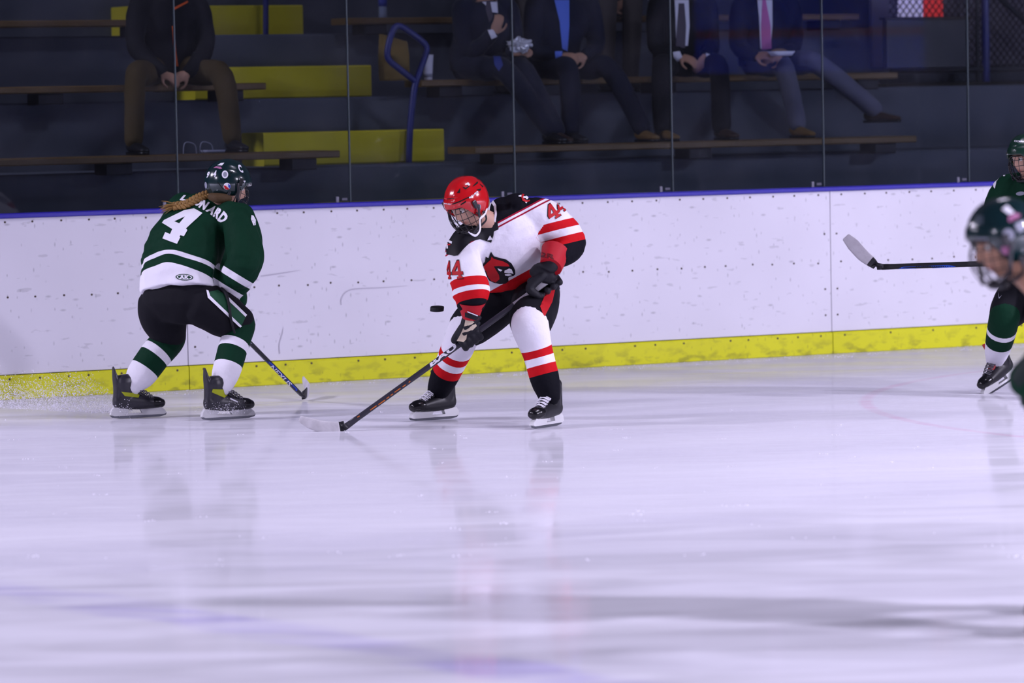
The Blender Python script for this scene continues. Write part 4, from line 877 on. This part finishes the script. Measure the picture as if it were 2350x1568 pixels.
patch('helmet_crest', [zh([(478, 372), (545, 318), (628, 350), (540, 418)])], [hm], m_pk, hm, .002, 4); patch('helmet_crest_red', [zh([(480, 352), (545, 322), (592, 350), (540, 384)])], [hm], m_pr, hm, .003, 4); patch('helmet_crest_white', [zh(ell(588, 297, 26, 26))], [hm], m_pw, hm, .003, 4)
patch('ear_sticker', [zh(ell(815, 790, 45, 68, .2))], [hm], m_pgr, hm, .002, 4)
yh = Y0 = 22.8
cs = [(985, 770, -.17), (985, 850, -.19), (930, 960, -.23), (850, 1030, -.27), (845, 1130, -.30), (850, 1240, -.31), (820, 1330, -.32), (745, 1392, -.33), (650, 1350, -.33), (610, 1320, -.32)]
mk('chin_strap', tube([W(*zh([(x, y)])[0], d-.02) for x, y, d in cs], [(.003, .007)]*len(cs), 8, 4, ref=A(.8, -.5, 0)), m_pw, hm, keep=False)
mk('hair', ball(W(1119, 464, -.07), A(.012, .02, .03), 12, 8), M('hair_blond', '8a7048', .6, bump=.5, bs=90), p44, keep=False)
# skater four: number, name, tag, shoulder patch, pant stripe
patch('number', [z1([(938, 607), (1022, 652), (858, 806), (873, 822), (838, 884), (803, 872), (795, 890), (803, 893), (770, 960), (624, 906), (652, 842), (700, 862), (722, 812), (620, 750), (640, 722), (838, 625)]), z1([(850, 685), (742, 735), (792, 755)])], [j4], m_pw, j4, .004, 5)
for ch, q in (('L', [(795, 522), (850, 534), (892, 478), (835, 474)]), ('E', [(862, 540), (920, 560), (985, 492), (928, 477)]), ('O', [(925, 562), (980, 590), (1040, 520), (985, 500)]), ('N', [(978, 594), (1036, 626), (1096, 546), (1036, 520)]), ('A', [(1048, 630), (1118, 678), (1172, 598), (1128, 568)]), ('R', [(1122, 684), (1174, 716), (1238, 622), (1180, 596)]), ('D', [(1168, 722), (1218, 754), (1296, 690), (1238, 628)])):
    print_text('name_lettering', ch, z1(q), [j4], m_pw, j4, .004, .06)
patch('maker_tag', [z1(ell(842, 1292, 88, 32, .05))], [j4], m_pg, j4, .003, 4); patch('maker_tag_ring', [z1(ell(842, 1292, 76, 24, .05)), z1(ell(842, 1292, 66, 18, .05))], [j4], m_pw, j4, .0042, 3)
print_text('maker_tag_lettering', 'AK', z1([(790, 1312), (890, 1314), (892, 1276), (792, 1272)]), [j4], m_pw, j4, .0042, .04)
patch('collar', [zm([(600, 1090), (700, 1118), (865, 1222), (845, 1242), (680, 1150), (605, 1108)], 12.06, 460, 360)], [j4], m_pw, j4, .005, 3)
patch('shoulder_patch', [z1([(1508, 672), (1530, 678), (1552, 720), (1550, 772), (1530, 775), (1505, 712)])], [j4], m_pw, j4, .004, 4)
TG = [pn4, sk4R]
patch('leg_stripe', [z2([(1140, 195), (1215, 240), (1420, 440), (1370, 545), (1080, 268), (1055, 215)])], TG, m_pst, pn4, .004, 6)
patch('leg_stripe_edge', [z2([(1030, 195), (1050, 200), (1068, 252), (1376, 545), (1362, 562), (1045, 270)])], TG, m_pw, pn4, .006, 5); patch('leg_stripe_edge', [z2([(1225, 245), (1424, 438), (1408, 456), (1218, 275)])], TG, m_pw, pn4, .006, 5)
def surf(pts, targets, off): 
    v, _ = lay(np.array(pts), [], targets, off); return [p for p in v if np.linalg.norm(p) > 1]
cord = surf(z2([(1188, 175), (1215, 235), (1238, 300), (1252, 380), (1262, 460), (1285, 550), (1308, 615)]), [pn4, j4, sk4R], .012)
if len(cord) > 3: mk('waist_cord', tube(cord, [.010, .011]+[.008]*(len(cord)-4)+[.007, .006], 8, 4), M('cord_black', '1b1a22', .7, bump=.6, bs=140), pn4, keep=False)
for k_, pl in ((k4R, [(1095, 1158), (1240, 1163), (1268, 1195), (1205, 1242), (1085, 1188)]), (k4L, [(205, 1183), (388, 1204), (372, 1242), (240, 1226)])): patch('ankle_panel', [z2(pl)], [k_], m_lime, k_, .003, 4)
for k_, pl in ((k4R, [(1265, 1245), (1340, 1280), (1335, 1290), (1262, 1258)]),): patch('boot_mark', [z2(pl)], [k_], m_pw, k_, .003, 4)
zq = lambda p: zm(p, 12.06, 460, 360)
for pl, m in (([(360, 312), (440, 262), (570, 280), (598, 332), (540, 342), (450, 310)], m_pp), ([(465, 240), (560, 178), (662, 168), (600, 245)], m_pw), (ell(680, 490, 88, 108), m_pw), (ell(680, 490, 52, 70), m_pgr), (ell(735, 815, 97, 97), m_pw), ([(642, 790), (700, 800), (800, 890), (745, 912), (680, 890)], m_pr), ([(770, 740), (830, 800), (815, 880), (770, 830)], m_pb), (ell(160, 785, 32, 88, -.12), m_pgr), ([(820, 440), (905, 398), (870, 452)], m_void), ([(798, 500), (852, 488), (822, 556)], m_void), ([(480, 690), (640, 900), (630, 912), (468, 705)], m_void), ([(1120, 885), (1080, 890), (1095, 930), (1125, 925)], m_void)):
    patch('vent' if m is m_void else 'sticker', [zq(pl)], [hm4], m, hm4, .0022 if m in (m_pw, m_void, m_pp) else .0034, 4)
for t, q in (('4', [(340, 562), (425, 562), (458, 378), (385, 378)]), ('9', [(155, 592), (220, 582), (275, 408), (210, 415)]), ('C', [(1085, 425), (1195, 452), (1112, 228), (1015, 212)]), ('CCM', [(1055, 638), (1225, 716), (1246, 664), (1075, 590)])): print_text('helmet_lettering', t, zq(q), [hm4], m_pw, hm4, .002, .05)
# braid
m_hair = M('hair_golden', '8f6b36', .5, .4, bump=.3, bs=160, var=.4, vs=40)
bp = crom(np.array(surf(z1([(1150, 470), (1060, 490), (960, 535), (860, 580), (790, 590), (745, 598)]), [j4], .018)), 8)
if len(bp) > 6:
    L_ = arc(bp); bp = np.array([[np.interp(t, L_, bp[:, k]) for k in range(3)] for t in np.linspace(0, L_[-1], 60)]); ps = []
    tg = np.gradient(bp, axis=0); tg /= np.linalg.norm(tg, axis=1, keepdims=True); n1 = np.cross(tg, A(0, -.9, .4)); n1 /= np.linalg.norm(n1, axis=1, keepdims=True); n2 = np.cross(tg, n1); t = np.linspace(0, 1, 60)
    for k in range(3):
        ph = t*2*math.pi*4+k*2*math.pi/3; ps.append(tube(bp+n1*(np.sin(ph)*.018)[:, None]+n2*(np.sin(2*ph)*.007)[:, None], list(.0125-.003*t), 8, 1))
    br = mk('braid', join(ps), m_hair, p4, keep=False); e = bp[-1]; tl = []
    for i in range(16):
        o = rng.normal(size=3)*.012; tl.append(tube([e-tg[-1]*.01+o*.3, e+tg[-1]*.03+o, e+tg[-1]*.065+o*1.6+A(0, 0, -.008)], [.005, .0035, .001], 5, 3))
    mk('braid_tail', join(tl), m_hair, br, keep=False)
Y0 = 23.75
mk('hair', tube([W(486, 452, .12), W(500, 455, .10), W(522, 456, .12)], [.024, .030, .026], 14, 4), M('hair_dark', '4a3720', .7, bump=.5, bs=120), p4, keep=False)
zn = lambda p: zm(p, 9.8, 560, 770); sh4 = part(st4, 'shaft')
patch('shaft_panel', [zn([(460, 575), (560, 588), (650, 650), (1200, 1215), (1175, 1290), (560, 690)])], [sh4], m_pb, st4, .002, 4)
print_text('shaft_lettering', 'NEXUS', zn([(578, 705), (1030, 1152), (1082, 1096), (632, 652)]), [sh4], m_pw, st4, .003, .01, .2)
for pl in ([(100, 165), (130, 195), (120, 220), (85, 180)], [(150, 240), (250, 330), (240, 345), (140, 250)], [(250, 350), (370, 445), (355, 462), (245, 365)], [(100, 100), (175, 185), (165, 195), (95, 115)]): patch('shaft_mark', [zn(pl)], [sh4], m_pgr, st4, .002, 4)
# right-hand skater and foreground skater
zr = lambda p: zm(p, 8.257, 2280, 290)
for pl in ([(150, 905), (235, 845), (245, 880), (215, 952), (160, 952)], [(40, 1030), (95, 952), (108, 985), (62, 1052)], [(0, 1095), (50, 1038), (57, 1075), (30, 1185), (4, 1155)]): patch('number', [zr(pl)], [j5], m_pw, j5, .004, 3)
patch('crest', [zr(ell(515, 1275, 85, 38, -.1))], [j5], m_pgr, j5, .004, 3); patch('collar_tag', [zr(ell(522, 965, 50, 18))], [j5], m_pgr, j5, .004, 3)
print_text('helmet_lettering', 'CCM', zr([(392, 296), (522, 308), (528, 276), (398, 262)]), [hm5], m_pw, hm5, .002, .04)
zf = lambda p: zm(p, 5.806, 2180, 430)
patch('leg_stripe', [zf([(638, 1205), (658, 1212), (585, 1500), (556, 1500)])], [pn5], m_pw, pn5, .004, 4)
patch('pants_mark', [zf([(648, 1400), (660, 1470), (695, 1440), (660, 1488), (652, 1480)])], [pn5], m_pgr, pn5, .004, 3)
patch('shaft_stripe', [zm([(940, 668), (1100, 622), (1780, 596), (1910, 612), (1850, 624), (1000, 670)], 6.714, 1910, 520)], [part(st5, 'shaft')], M('stripe_blue', '1c52c8', .4), st5, .002, 5)
for pl, m in ((ell(778, 635, 80, 80), m_pgr), ([(858, 490), (985, 436), (992, 575), (908, 612)], m_pgr), (ell(762, 830, 78, 68), m_pp), ([(776, 450), (780, 390), (870, 345), (945, 370), (930, 400), (800, 465)], m_pp), ([(690, 295), (760, 238), (862, 340), (782, 362)], m_pw), ([(350, 678), (498, 678), (490, 722), (368, 718)], m_pgr), ([(345, 380), (442, 370), (440, 500), (340, 490)], M('sticker_dark', '34404a', .5))): patch('sticker', [zf(pl)], [hm6], m, hm6, .0022, 5)

# ================================================================== puck and snow
pk = P(1003, 709, 22.7); ax = unit(A(.12, -.12, .98)); e1_, e2_, e3_ = frame(A(1, .1, 0), ax)
V = []; 
rr = [(-.0127, .033), (-.0115, .0372), (-.009, .0381), (.009, .0381), (.0115, .0372), (.0127, .033)]
tag(mk('hockey_puck', loft([(pk+ax*h, e1_*r, e2_*r) for h, r in rr], 32), M('puck_rubber', '14161a', .6, .3, bump=.3, bs=300), loc=pk-ax*.0127), 'small black rubber puck flying in the air left of skater 44', 'puck')
def flakes(pts, sizes):
    oc = np.array([(1, 0, 0), (-1, 0, 0), (0, 1, 0), (0, -1, 0), (0, 0, 1), (0, 0, -1)], float); of = [(0, 2, 4), (2, 1, 4), (1, 3, 4), (3, 0, 4), (2, 0, 5), (1, 2, 5), (3, 1, 5), (0, 3, 5)]
    n = len(pts); V = (oc[None]*np.asarray(sizes)[:, None, None]*rng.uniform(.6, 1.3, (n, 6, 1))+np.asarray(pts)[:, None]).reshape(-1, 3)
    return V, [tuple(i*6+k for k in f) for i in range(n) for f in of]
m_snow = M('ice_snow', 'f0eef8', .8, .2)
pts = []; sz = []
for i in range(9000):                                   # plume thrown up behind the pushing skate
    u = rng.random()**.8; x = 262-262*u*1.1+rng.normal()*10; top = np.interp(x, [-30, 0, 60, 120, 175, 215, 245, 265], [885, 872, 880, 872, 868, 882, 905, 928]); bot = np.interp(x, [-30, 260], [935, 950])
    y = bot-(bot-top)*abs(rng.normal())*.52
    pts.append(P(x, min(y, 952), rng.uniform(23.9, 24.5))); sz.append(rng.choice([.0013, .0020, .0034], p=[.6, .32, .08])*(1.2 if u < .5 else 1))
for i in range(900): pts.append(P(278+rng.normal()*14, 936+rng.normal()*9, 23.86+rng.normal()*.03)); sz.append(rng.uniform(.0014, .0035))
for i in range(420): pts.append(P(512+rng.normal()*24, 950-abs(rng.normal())*12, 23.55+rng.normal()*.05)); sz.append(rng.uniform(.001, .0024))
pts = np.array(pts); pts[:, 2] = np.maximum(pts[:, 2], .003)
tag(mk('snow_spray', flakes(pts, sz), m_snow, smooth=False, keep=False), 'white snow spray kicked up behind the skates of skater four', 'snow', kind='stuff')
pts = []; sz = []
for i in range(520):
    if rng.random() < .8: p = S(rng.uniform(-5, 6), -rng.uniform(.03, .45)**1.2, 0)
    else: p = ground(rng.uniform(-100, 2450), rng.uniform(930, 1300))
    c = p+A(0, 0, .001)
    for k in range(rng.integers(1, 7)): pts.append(c+A(rng.normal()*.02, rng.normal()*.02, 0)); sz.append(rng.uniform(.0015, .0045))
tag(mk('snow_crumbs', flakes(pts, sz), m_snow, smooth=False, keep=False), 'loose white snow crumbs scattered over the ice by the boards', 'snow', kind='stuff')

# ================================================================== spectators on the benches
def shoe(parent, an, fwd, mat):
    x = unit(A(fwd[0], fwd[1], 0)); y = A(-x[1], x[0], 0); z = A(0, 0, 1); T = lambda a, c: np.asarray(an)+a*x+c*z
    o = mk('shoe', fuse([tube([T(-.05, -.05), T(.04, -.055), T(.13, -.068), T(.19, -.074)], [(.034, .038), (.038, .036), (.042, .026), (.034, .018)], 14, 4, ref=y), tube([T(-.02, -.05), T(-.012, .03)], [.042, .042], 12, 2)], .008, 3), mat, parent)
    mk('sole', loft([(T(.06, h), x*.145, y*.046) for h in (-.102, -.084)], 20, 2.6), m_toe, o, keep=False)
def sitter(lbl, b, pelvis, hips, knees, ankles, shs, els, wrs, head, coat, pants, shoes, skin, hair, kb=.42, hand=None, foot=None, tall=1.0):
    q = lambda p, db=0.: Q(p[0], p[1], b+(p[2] if len(p) > 2 else 0)+db)
    pv = q(pelvis); base = q(((ankles[0][0]+ankles[1][0])/2, ankles[0][1]+20, -kb)); o = thing('person', lbl, 'person', base, 'spectators on the benches')
    H = [q(h) for h in hips]; K = [q(k, -kb) for k in knees]; N_ = [q(a, -kb-.04) for a in ankles]; SH = [q(s) for s in shs]; EL = [q(e) for e in els]; WR = [q(w_) for w_ in wrs]
    ti = 1 if b < 3 else 2; seat = ZT[ti+1]+.109; pv[2] = max(pv[2], seat+.12)
    for h_ in H: h_[2] = max(h_[2], seat+.10)
    for k_ in K: k_[2] = max(k_[2], seat+.04)
    for a_, p_ in zip(N_, ankles):
        if ti == 2: a_[2] = ZT[2]+.104
        elif p_[1] > 260: a_[:] = Q(p_[0], p_[1], 1.25); a_[2] = ZT[1]+.109+.104
    hc = q(head)-A(0, 0, .055); mid = (SH[0]+SH[1])/2; lat = unit(SH[1]-SH[0]); nk = mid+A(0, 0, .06); sp = [pv, pv*.55+mid*.45, pv*.2+mid*.8, nk]
    fw = unit(WN*.95+A(0, 0, -.12)); hnds = []
    for i, w_ in enumerate(WR):
        d = unit((hand[i] if hand else None) if hand and hand[i] is not None else (w_-EL[i])); hnds.append(hand_parts(w_, d, A(-WN[0], -WN[1], -.5) if d[2] > -.5 else -WN, i == 1, .55))
    body(o, skin, sp, lat, (hc, fw, A(0, 0, 1), 1.02), [[SH[i]*.8+mid*.2, EL[i], WR[i]] for i in (0, 1)], [[H[i], K[i], N_[i]] for i in (0, 1)], hnds, voxel=.008, slim=.95)
    wd = np.linalg.norm(SH[1]-SH[0])/2
    rg = ringset([(pv-A(0, 0, .06), .19, .15), (pv+A(0, 0, .06), .195, .15), (sp[1], .19, .14), (sp[2], wd+.02, .13), (mid+A(0, 0, .03), wd*.8, .09), (nk, .07, .07)], lat)
    jk = garment('jacket', o, coat, rg, [([mid*.4+SH[i]*.6, SH[i], EL[i], WR[i]*.93+EL[i]*.07], [.07, .08, .066, .05]) for i in (0, 1)], .011, 4, .006, 10, 50+len(lbl))
    tr = trousers('trousers', o, pants, pv-A(0, 0, .02), lat, H, K, N_, [.10, .093, .078, .066], voxel=.011, amp=.006, seed=len(lbl), hw=.18, dp=.14, top=.05)
    for i in (0, 1): shoe(o, N_[i]+A(0, 0, -.0), (foot[i] if foot else WN), shoes[i])
    hf = frame(fw, A(0, 0, 1)); hv, hfc = ball(hc+A(0, 0, .032)-WN*.030, A(.089, .104, .110), 20, 14, np.array(hf)); mk('hair', (hv, hfc), hair, o, keep=False)
    return o, jk, tr
m_navy = M('suit_navy', '191c2e', .8, .2, sheen=.1); m_navy2 = M('suit_dark_navy', '14182a', .8, .2); m_blk2 = M('suit_black', '101117', .8, .2); m_jack = M('jacket_black', '17171c', .8, .2); m_khaki = M('trousers_tan', '4a3d26', .85, .2, bump=.2, bs=40)
m_grey = M('trousers_grey', '5a5b6e', .85, .2); m_tauber = M('coat_taupe', '4a4544', .85, .2); m_shb = M('shoe_black', '131318', .4, .5); m_sht = M('shoe_tan', '7a5c30', .6); m_shbr = M('shoe_brown', '3a2618', .5); m_haird = M('hair_brown', '2c2016', .8); m_shw = M('shirt_white', 'd9d7e4', .7); m_shblue = M('shirt_blue', '5c78d8', .7); m_tieb = M('tie_blue', '2c3c86', .6); m_tiep = M('tie_pink', 'c068a0', .6); m_tied = M('tie_dark', '4a4450', .6); m_or = M('zip_orange', 'd0561c', .6)
B2 = 2.12
o, jk, tr = sitter('man in black jacket with orange zip and tan trousers sitting with hands clasped', B2, (378, 165), [(352, 178, -.05), (420, 178, -.05)], [(312, 178), (512, 184)], [(306, 305), (533, 308)], [(322, 12), (452, 10)], [(312, 105, -.12), (472, 108, -.12)], [(372, 168, -.30), (432, 168, -.30)], (388, -72), m_jack, m_khaki, (m_shb, m_shb), m_skin2, m_haird, hand=[A(.75, -.4, -.35), A(-.75, -.5, -.35)])
patch('zip', [[(394, 60), (399, 60), (404, 120), (409, 152), (403, 152), (399, 120)]], [jk], m_or, jk, .005, 6); patch('zip', [[(398, 18), (430, 2), (431, 6), (400, 23)]], [jk], m_or, jk, .005, 6)
o, jk, tr = sitter('man in navy suit and blue tie eating from a foil wrapper', B2, (1092, 165), [(1075, 175, -.05), (1128, 178, -.05)], [(1165, 172), (1205, 186)], [(1262, 292), (1276, 300)], [(1062, 25), (1166, 20)], [(1078, 118, -.10), (1180, 110, -.12)], [(1132, 78, -.30), (1176, 122, -.34)], (1115, -70), m_navy, m_navy, (m_shb, m_shbr), m_skin2, m_haird, hand=[A(.4, -.1, .9), A(.7, -.5, .1)])
patch('shirt', [[(1100, 0), (1122, -4), (1140, 0), (1142, 30), (1128, 28), (1112, 10)]], [jk], m_shw, jk, .005, 6); patch('tie', [[(1116, 0), (1124, 0), (1131, 40), (1122, 52), (1114, 22)], ], [jk], m_tied, jk, .007, 6); patch('tie', [[(1131, 122), (1146, 124), (1155, 150), (1146, 164), (1136, 150)]], [jk, tr], m_tieb, jk, .008, 6); patch('shirt_cuff', [[(1118, 66), (1128, 62), (1140, 84), (1128, 90)]], [jk], m_shw, jk, .006, 5)
o, jk, tr = sitter('man in dark navy suit with open blue shirt, hands in lap', B2, (1268, 165), [(1250, 176, -.05), (1308, 176, -.05)], [(1305, 180), (1402, 176)], [(1310, 298), (1474, 300)], [(1232, 12), (1350, 10)], [(1225, 110, -.1), (1368, 100, -.1)], [(1284, 128, -.30), (1345, 128, -.32)], (1290, -72), m_navy2, m_navy2, (m_shb, m_sht), m_skin2, m_haird, hand=[A(.9, -.4, -.1), A(-.85, -.45, -.2)])
patch('shirt', [[(1272, 0), (1306, 0), (1306, 60), (1302, 118), (1290, 112), (1284, 50)]], [jk], m_shblue, jk, .005, 6); patch('shirt_cuff', [[(1274, 118), (1290, 118), (1288, 138), (1275, 138)]], [jk], m_shblue, jk, .006, 5)
o, jk, tr = sitter('man in black suit with dark tie and white cuffs beside the pink-tied man', B2, (1556, 165), [(1535, 176, -.05), (1592, 176, -.05)], [(1520, 182), (1650, 184)], [(1520, 300), (1656, 298)], [(1512, 14), (1622, 14)], [(1508, 108, -.1), (1630, 105, -.1)], [(1560, 128, -.30), (1620, 128, -.30)], (1566, -72), m_blk2, m_blk2, (m_sht, m_shbr), m_skin2, m_haird, hand=[A(.85, -.4, -.35), A(-.5, -.5, -.7)])
patch('shirt', [[(1548, 0), (1580, 0), (1582, 60), (1578, 105), (1552, 105), (1550, 40)]], [jk], m_shw, jk, .005, 6); patch('tie', [[(1557, 8), (1570, 8), (1574, 60), (1572, 110), (1550, 112), (1554, 50)]], [jk], m_tied, jk, .007, 6)
for pl in ([(1545, 120), (1560, 118), (1568, 140), (1548, 140)], [(1620, 122), (1634, 126), (1632, 138), (1622, 136)]): patch('shirt_cuff', [pl], [jk], m_shw, jk, .007, 5)
o, jk, tr = sitter('man with pink tie holding a food tray, grey-trousered leg crossed', B2, (1752, 165), [(1735, 172, -.05), (1795, 165, -.05)], [(1800, 178, .08), (1880, 150)], [(1830, 298, .05), (2006, 250)], [(1702, 14), (1812, 12)], [(1695, 105, -.1), (1822, 100, -.1)], [(1732, 128, -.30), (1790, 128, -.32)], (1756, -72), m_blk2, m_grey, (m_sht, m_shbr), m_skin2, m_haird, hand=[A(.85, -.4, .0), A(-.6, -.5, -.1)], foot=[WN, A(.75, -.3, 0)])
patch('shirt', [[(1738, 0), (1772, 0), (1772, 60), (1768, 110), (1745, 112), (1742, 40)]], [jk], m_shw, jk, .005, 6); patch('tie', [[(1749, 0), (1757, 0), (1768, 60), (1770, 112), (1748, 114), (1746, 60)]], [jk], m_tiep, jk, .007, 6)
B3 = 3.22
sitter('person in taupe coat on the upper bench behind the navy suits', B3, (1402, 20), [(1385, 28, -.05), (1440, 28, -.05)], [(1392, 48), (1452, 46)], [(1390, 165), (1446, 165)], [(1365, -120), (1465, -120)], [(1358, -35, -.1), (1470, -30, -.1)], [(1405, 20, -.30), (1440, 15, -.30)], (1412, -205), m_tauber, m_tauber, (m_shb, m_shb), m_skin2, m_haird, hand=[A(.7, -.4, .3), A(-.6, -.5, -.1)])
sitter('person in grey trousers on the upper bench behind the eating man', B3, (1160, 20), [(1145, 28, -.05), (1190, 28, -.05)], [(1150, 50), (1205, 48)], [(1150, 165), (1205, 165)], [(1115, -120), (1215, -120)], [(1108, -35, -.1), (1220, -30, -.1)], [(1160, 20, -.30), (1190, 15, -.30)], (1165, -205), m_tauber, m_tauber, (m_shb, m_shb), m_skin2, m_haird, hand=[A(.7, -.4, .3), A(-.6, -.5, -.1)])
# what they hold and have set down
fc = Q(1192, 104, B2-.48); fv, ff = ball(fc, A(.075, .05, .045), 24, 16); r_ = np.random.default_rng(3)
fv = fv+(fv-fc)*r_.uniform(-.35, .35, (len(fv), 1))+A(0, 0, 1)*(np.sin(fv[:, 0:1]*90)*.008)
tag(mk('foil_wrapper', (fv, ff), M('foil', 'd8d8e0', .3, .5, metal=.5, bump=.8, bs=60), smooth=False), 'crumpled silver foil wrapper in the hand of the eating man', 'wrapper')
tc = Q(1793, 122, B2-.46); ty = thing('food_tray', 'white paper tray of food held by the man with the pink tie', 'tray', tc)
mk('tray', loft([(tc+A(0, 0, -.02), WD*.075, WN*.05), (tc+A(0, 0, .012), WD*.10, WN*.068), (tc+A(0, 0, .014), WD*.094, WN*.062), (tc+A(0, 0, -.005), WD*.075, WN*.05)], 24, 3.5), m_shw, ty)
mk('food', ball(tc+A(0, 0, .012)-WD*.02, A(.06, .05, .022), 16, 10), M('food_brown', '8a6c3a', .7, bump=.5, bs=70), ty)
zb2 = ZT[2]+.109; sb = lambda x, y, b: s_of(Q(x, y, b))
b0 = S(sb(905, 200, BT[2]-.1), BT[2]-.1, zb2); hgt = .30
pbg = mk('paper_bag', loft([(b0, WD*.10, WN*.065), (b0+A(0, 0, .02), WD*.105, WN*.07), (b0+A(0, 0, hgt*.6), WD*.11, WN*.06), (b0+A(0, 0, hgt), WD*.105-A(0, 0, .03), WN*.035), (b0+A(0, 0, hgt-.02), WD*.095, WN*.028), (b0+A(0, 0, hgt*.5), WD*.09, WN*.04)], 24, 4), M('kraft_paper', '7d6636', .85, bump=.6, bs=25, var=.2, vs=12), loc=b0)
tag(pbg, 'brown paper bag standing open on the bench beside the white cup', 'bag')
c0 = S(sb(983, 200, BT[2]-.1), BT[2]-.1, zb2); cu = thing('paper_cup', 'tall white paper cup on the bench behind the blue handrail', 'cup', c0)
mk('cup', loft([(c0+A(0, 0, h), WD*r, WN*r) for h, r in ((0, .028), (.004, .029), (.17, .040), (.176, .042), (.180, .040), (.172, .036), (.05, .028))], 24), m_shw, cu)
mk('band', loft([(c0+A(0, 0, h), WD*r, WN*r) for h, r in ((.02, .0305), (.045, .0322))], 24), m_pgr, cu)
zb3 = ZT[3]+.109; c0 = S(sb(879, 52, BT[3]-.1), BT[3]-.1, zb3); bo = thing('water_bottle', 'clear plastic water bottle with blue label on the upper bench', 'bottle', c0)
mk('bottle', loft([(c0+A(0, 0, h), WD*r, WN*r) for h, r in ((0, .028), (.005, .032), (.06, .032), (.07, .030), (.14, .032), (.17, .028), (.195, .013), (.215, .012))], 20), M('bottle_plastic', '7c86a0', .15, .5), bo)
mk('label', loft([(c0+A(0, 0, h), WD*.0327, WN*.0327) for h in (.085, .145)], 20), M('label_blue', '2b3a92', .5), bo); mk('cap', loft([(c0+A(0, 0, h), WD*.014, WN*.014) for h in (.21, .23)], 16), m_shw, bo)
c0 = S(sb(470, 352, BT[1]-.1), BT[1]-.1, ZT[1]+.112); pt = thing('plastic_tray', 'small clear plastic tray with wire loops on the bench by the tan-trousered man', 'tray', c0)
mk('tray', loft([(c0+A(0, 0, .002)+WD*.06, WD*.07, WN*.05), (c0+A(0, 0, .02)+WD*.06, WD*.08, WN*.06), (c0+A(0, 0, .006)+WD*.06, WD*.06, WN*.04)], 20, 4), M('tray_plastic', '9a9cb0', .3, .5), pt)
for o_ in (-.12, .0): mk('loop', tube([c0+WD*(o_-.035), c0+WD*(o_-.028)+A(0, 0, .06), c0+WD*o_+A(0, 0, .075), c0+WD*(o_+.05)+A(0, 0, .055), c0+WD*(o_+.06)], .004, 6, 4), m_pgr, pt)
# banner on the far side of the rink, seen as a reflection in the glass
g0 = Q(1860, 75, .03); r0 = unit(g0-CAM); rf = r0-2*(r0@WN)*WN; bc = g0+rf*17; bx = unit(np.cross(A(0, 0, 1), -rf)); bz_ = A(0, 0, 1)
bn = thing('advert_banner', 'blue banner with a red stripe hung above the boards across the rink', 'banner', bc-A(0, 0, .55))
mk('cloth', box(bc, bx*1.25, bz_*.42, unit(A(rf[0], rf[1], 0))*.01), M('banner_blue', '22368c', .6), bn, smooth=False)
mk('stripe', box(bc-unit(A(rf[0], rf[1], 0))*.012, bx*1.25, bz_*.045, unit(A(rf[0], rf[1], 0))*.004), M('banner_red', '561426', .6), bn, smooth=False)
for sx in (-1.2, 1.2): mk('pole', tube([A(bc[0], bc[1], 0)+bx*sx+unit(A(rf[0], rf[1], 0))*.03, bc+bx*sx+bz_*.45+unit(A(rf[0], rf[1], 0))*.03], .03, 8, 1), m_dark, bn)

for s_ in list(bpy.data.scenes):
    if s_.name == 'build': bpy.data.scenes.remove(s_)
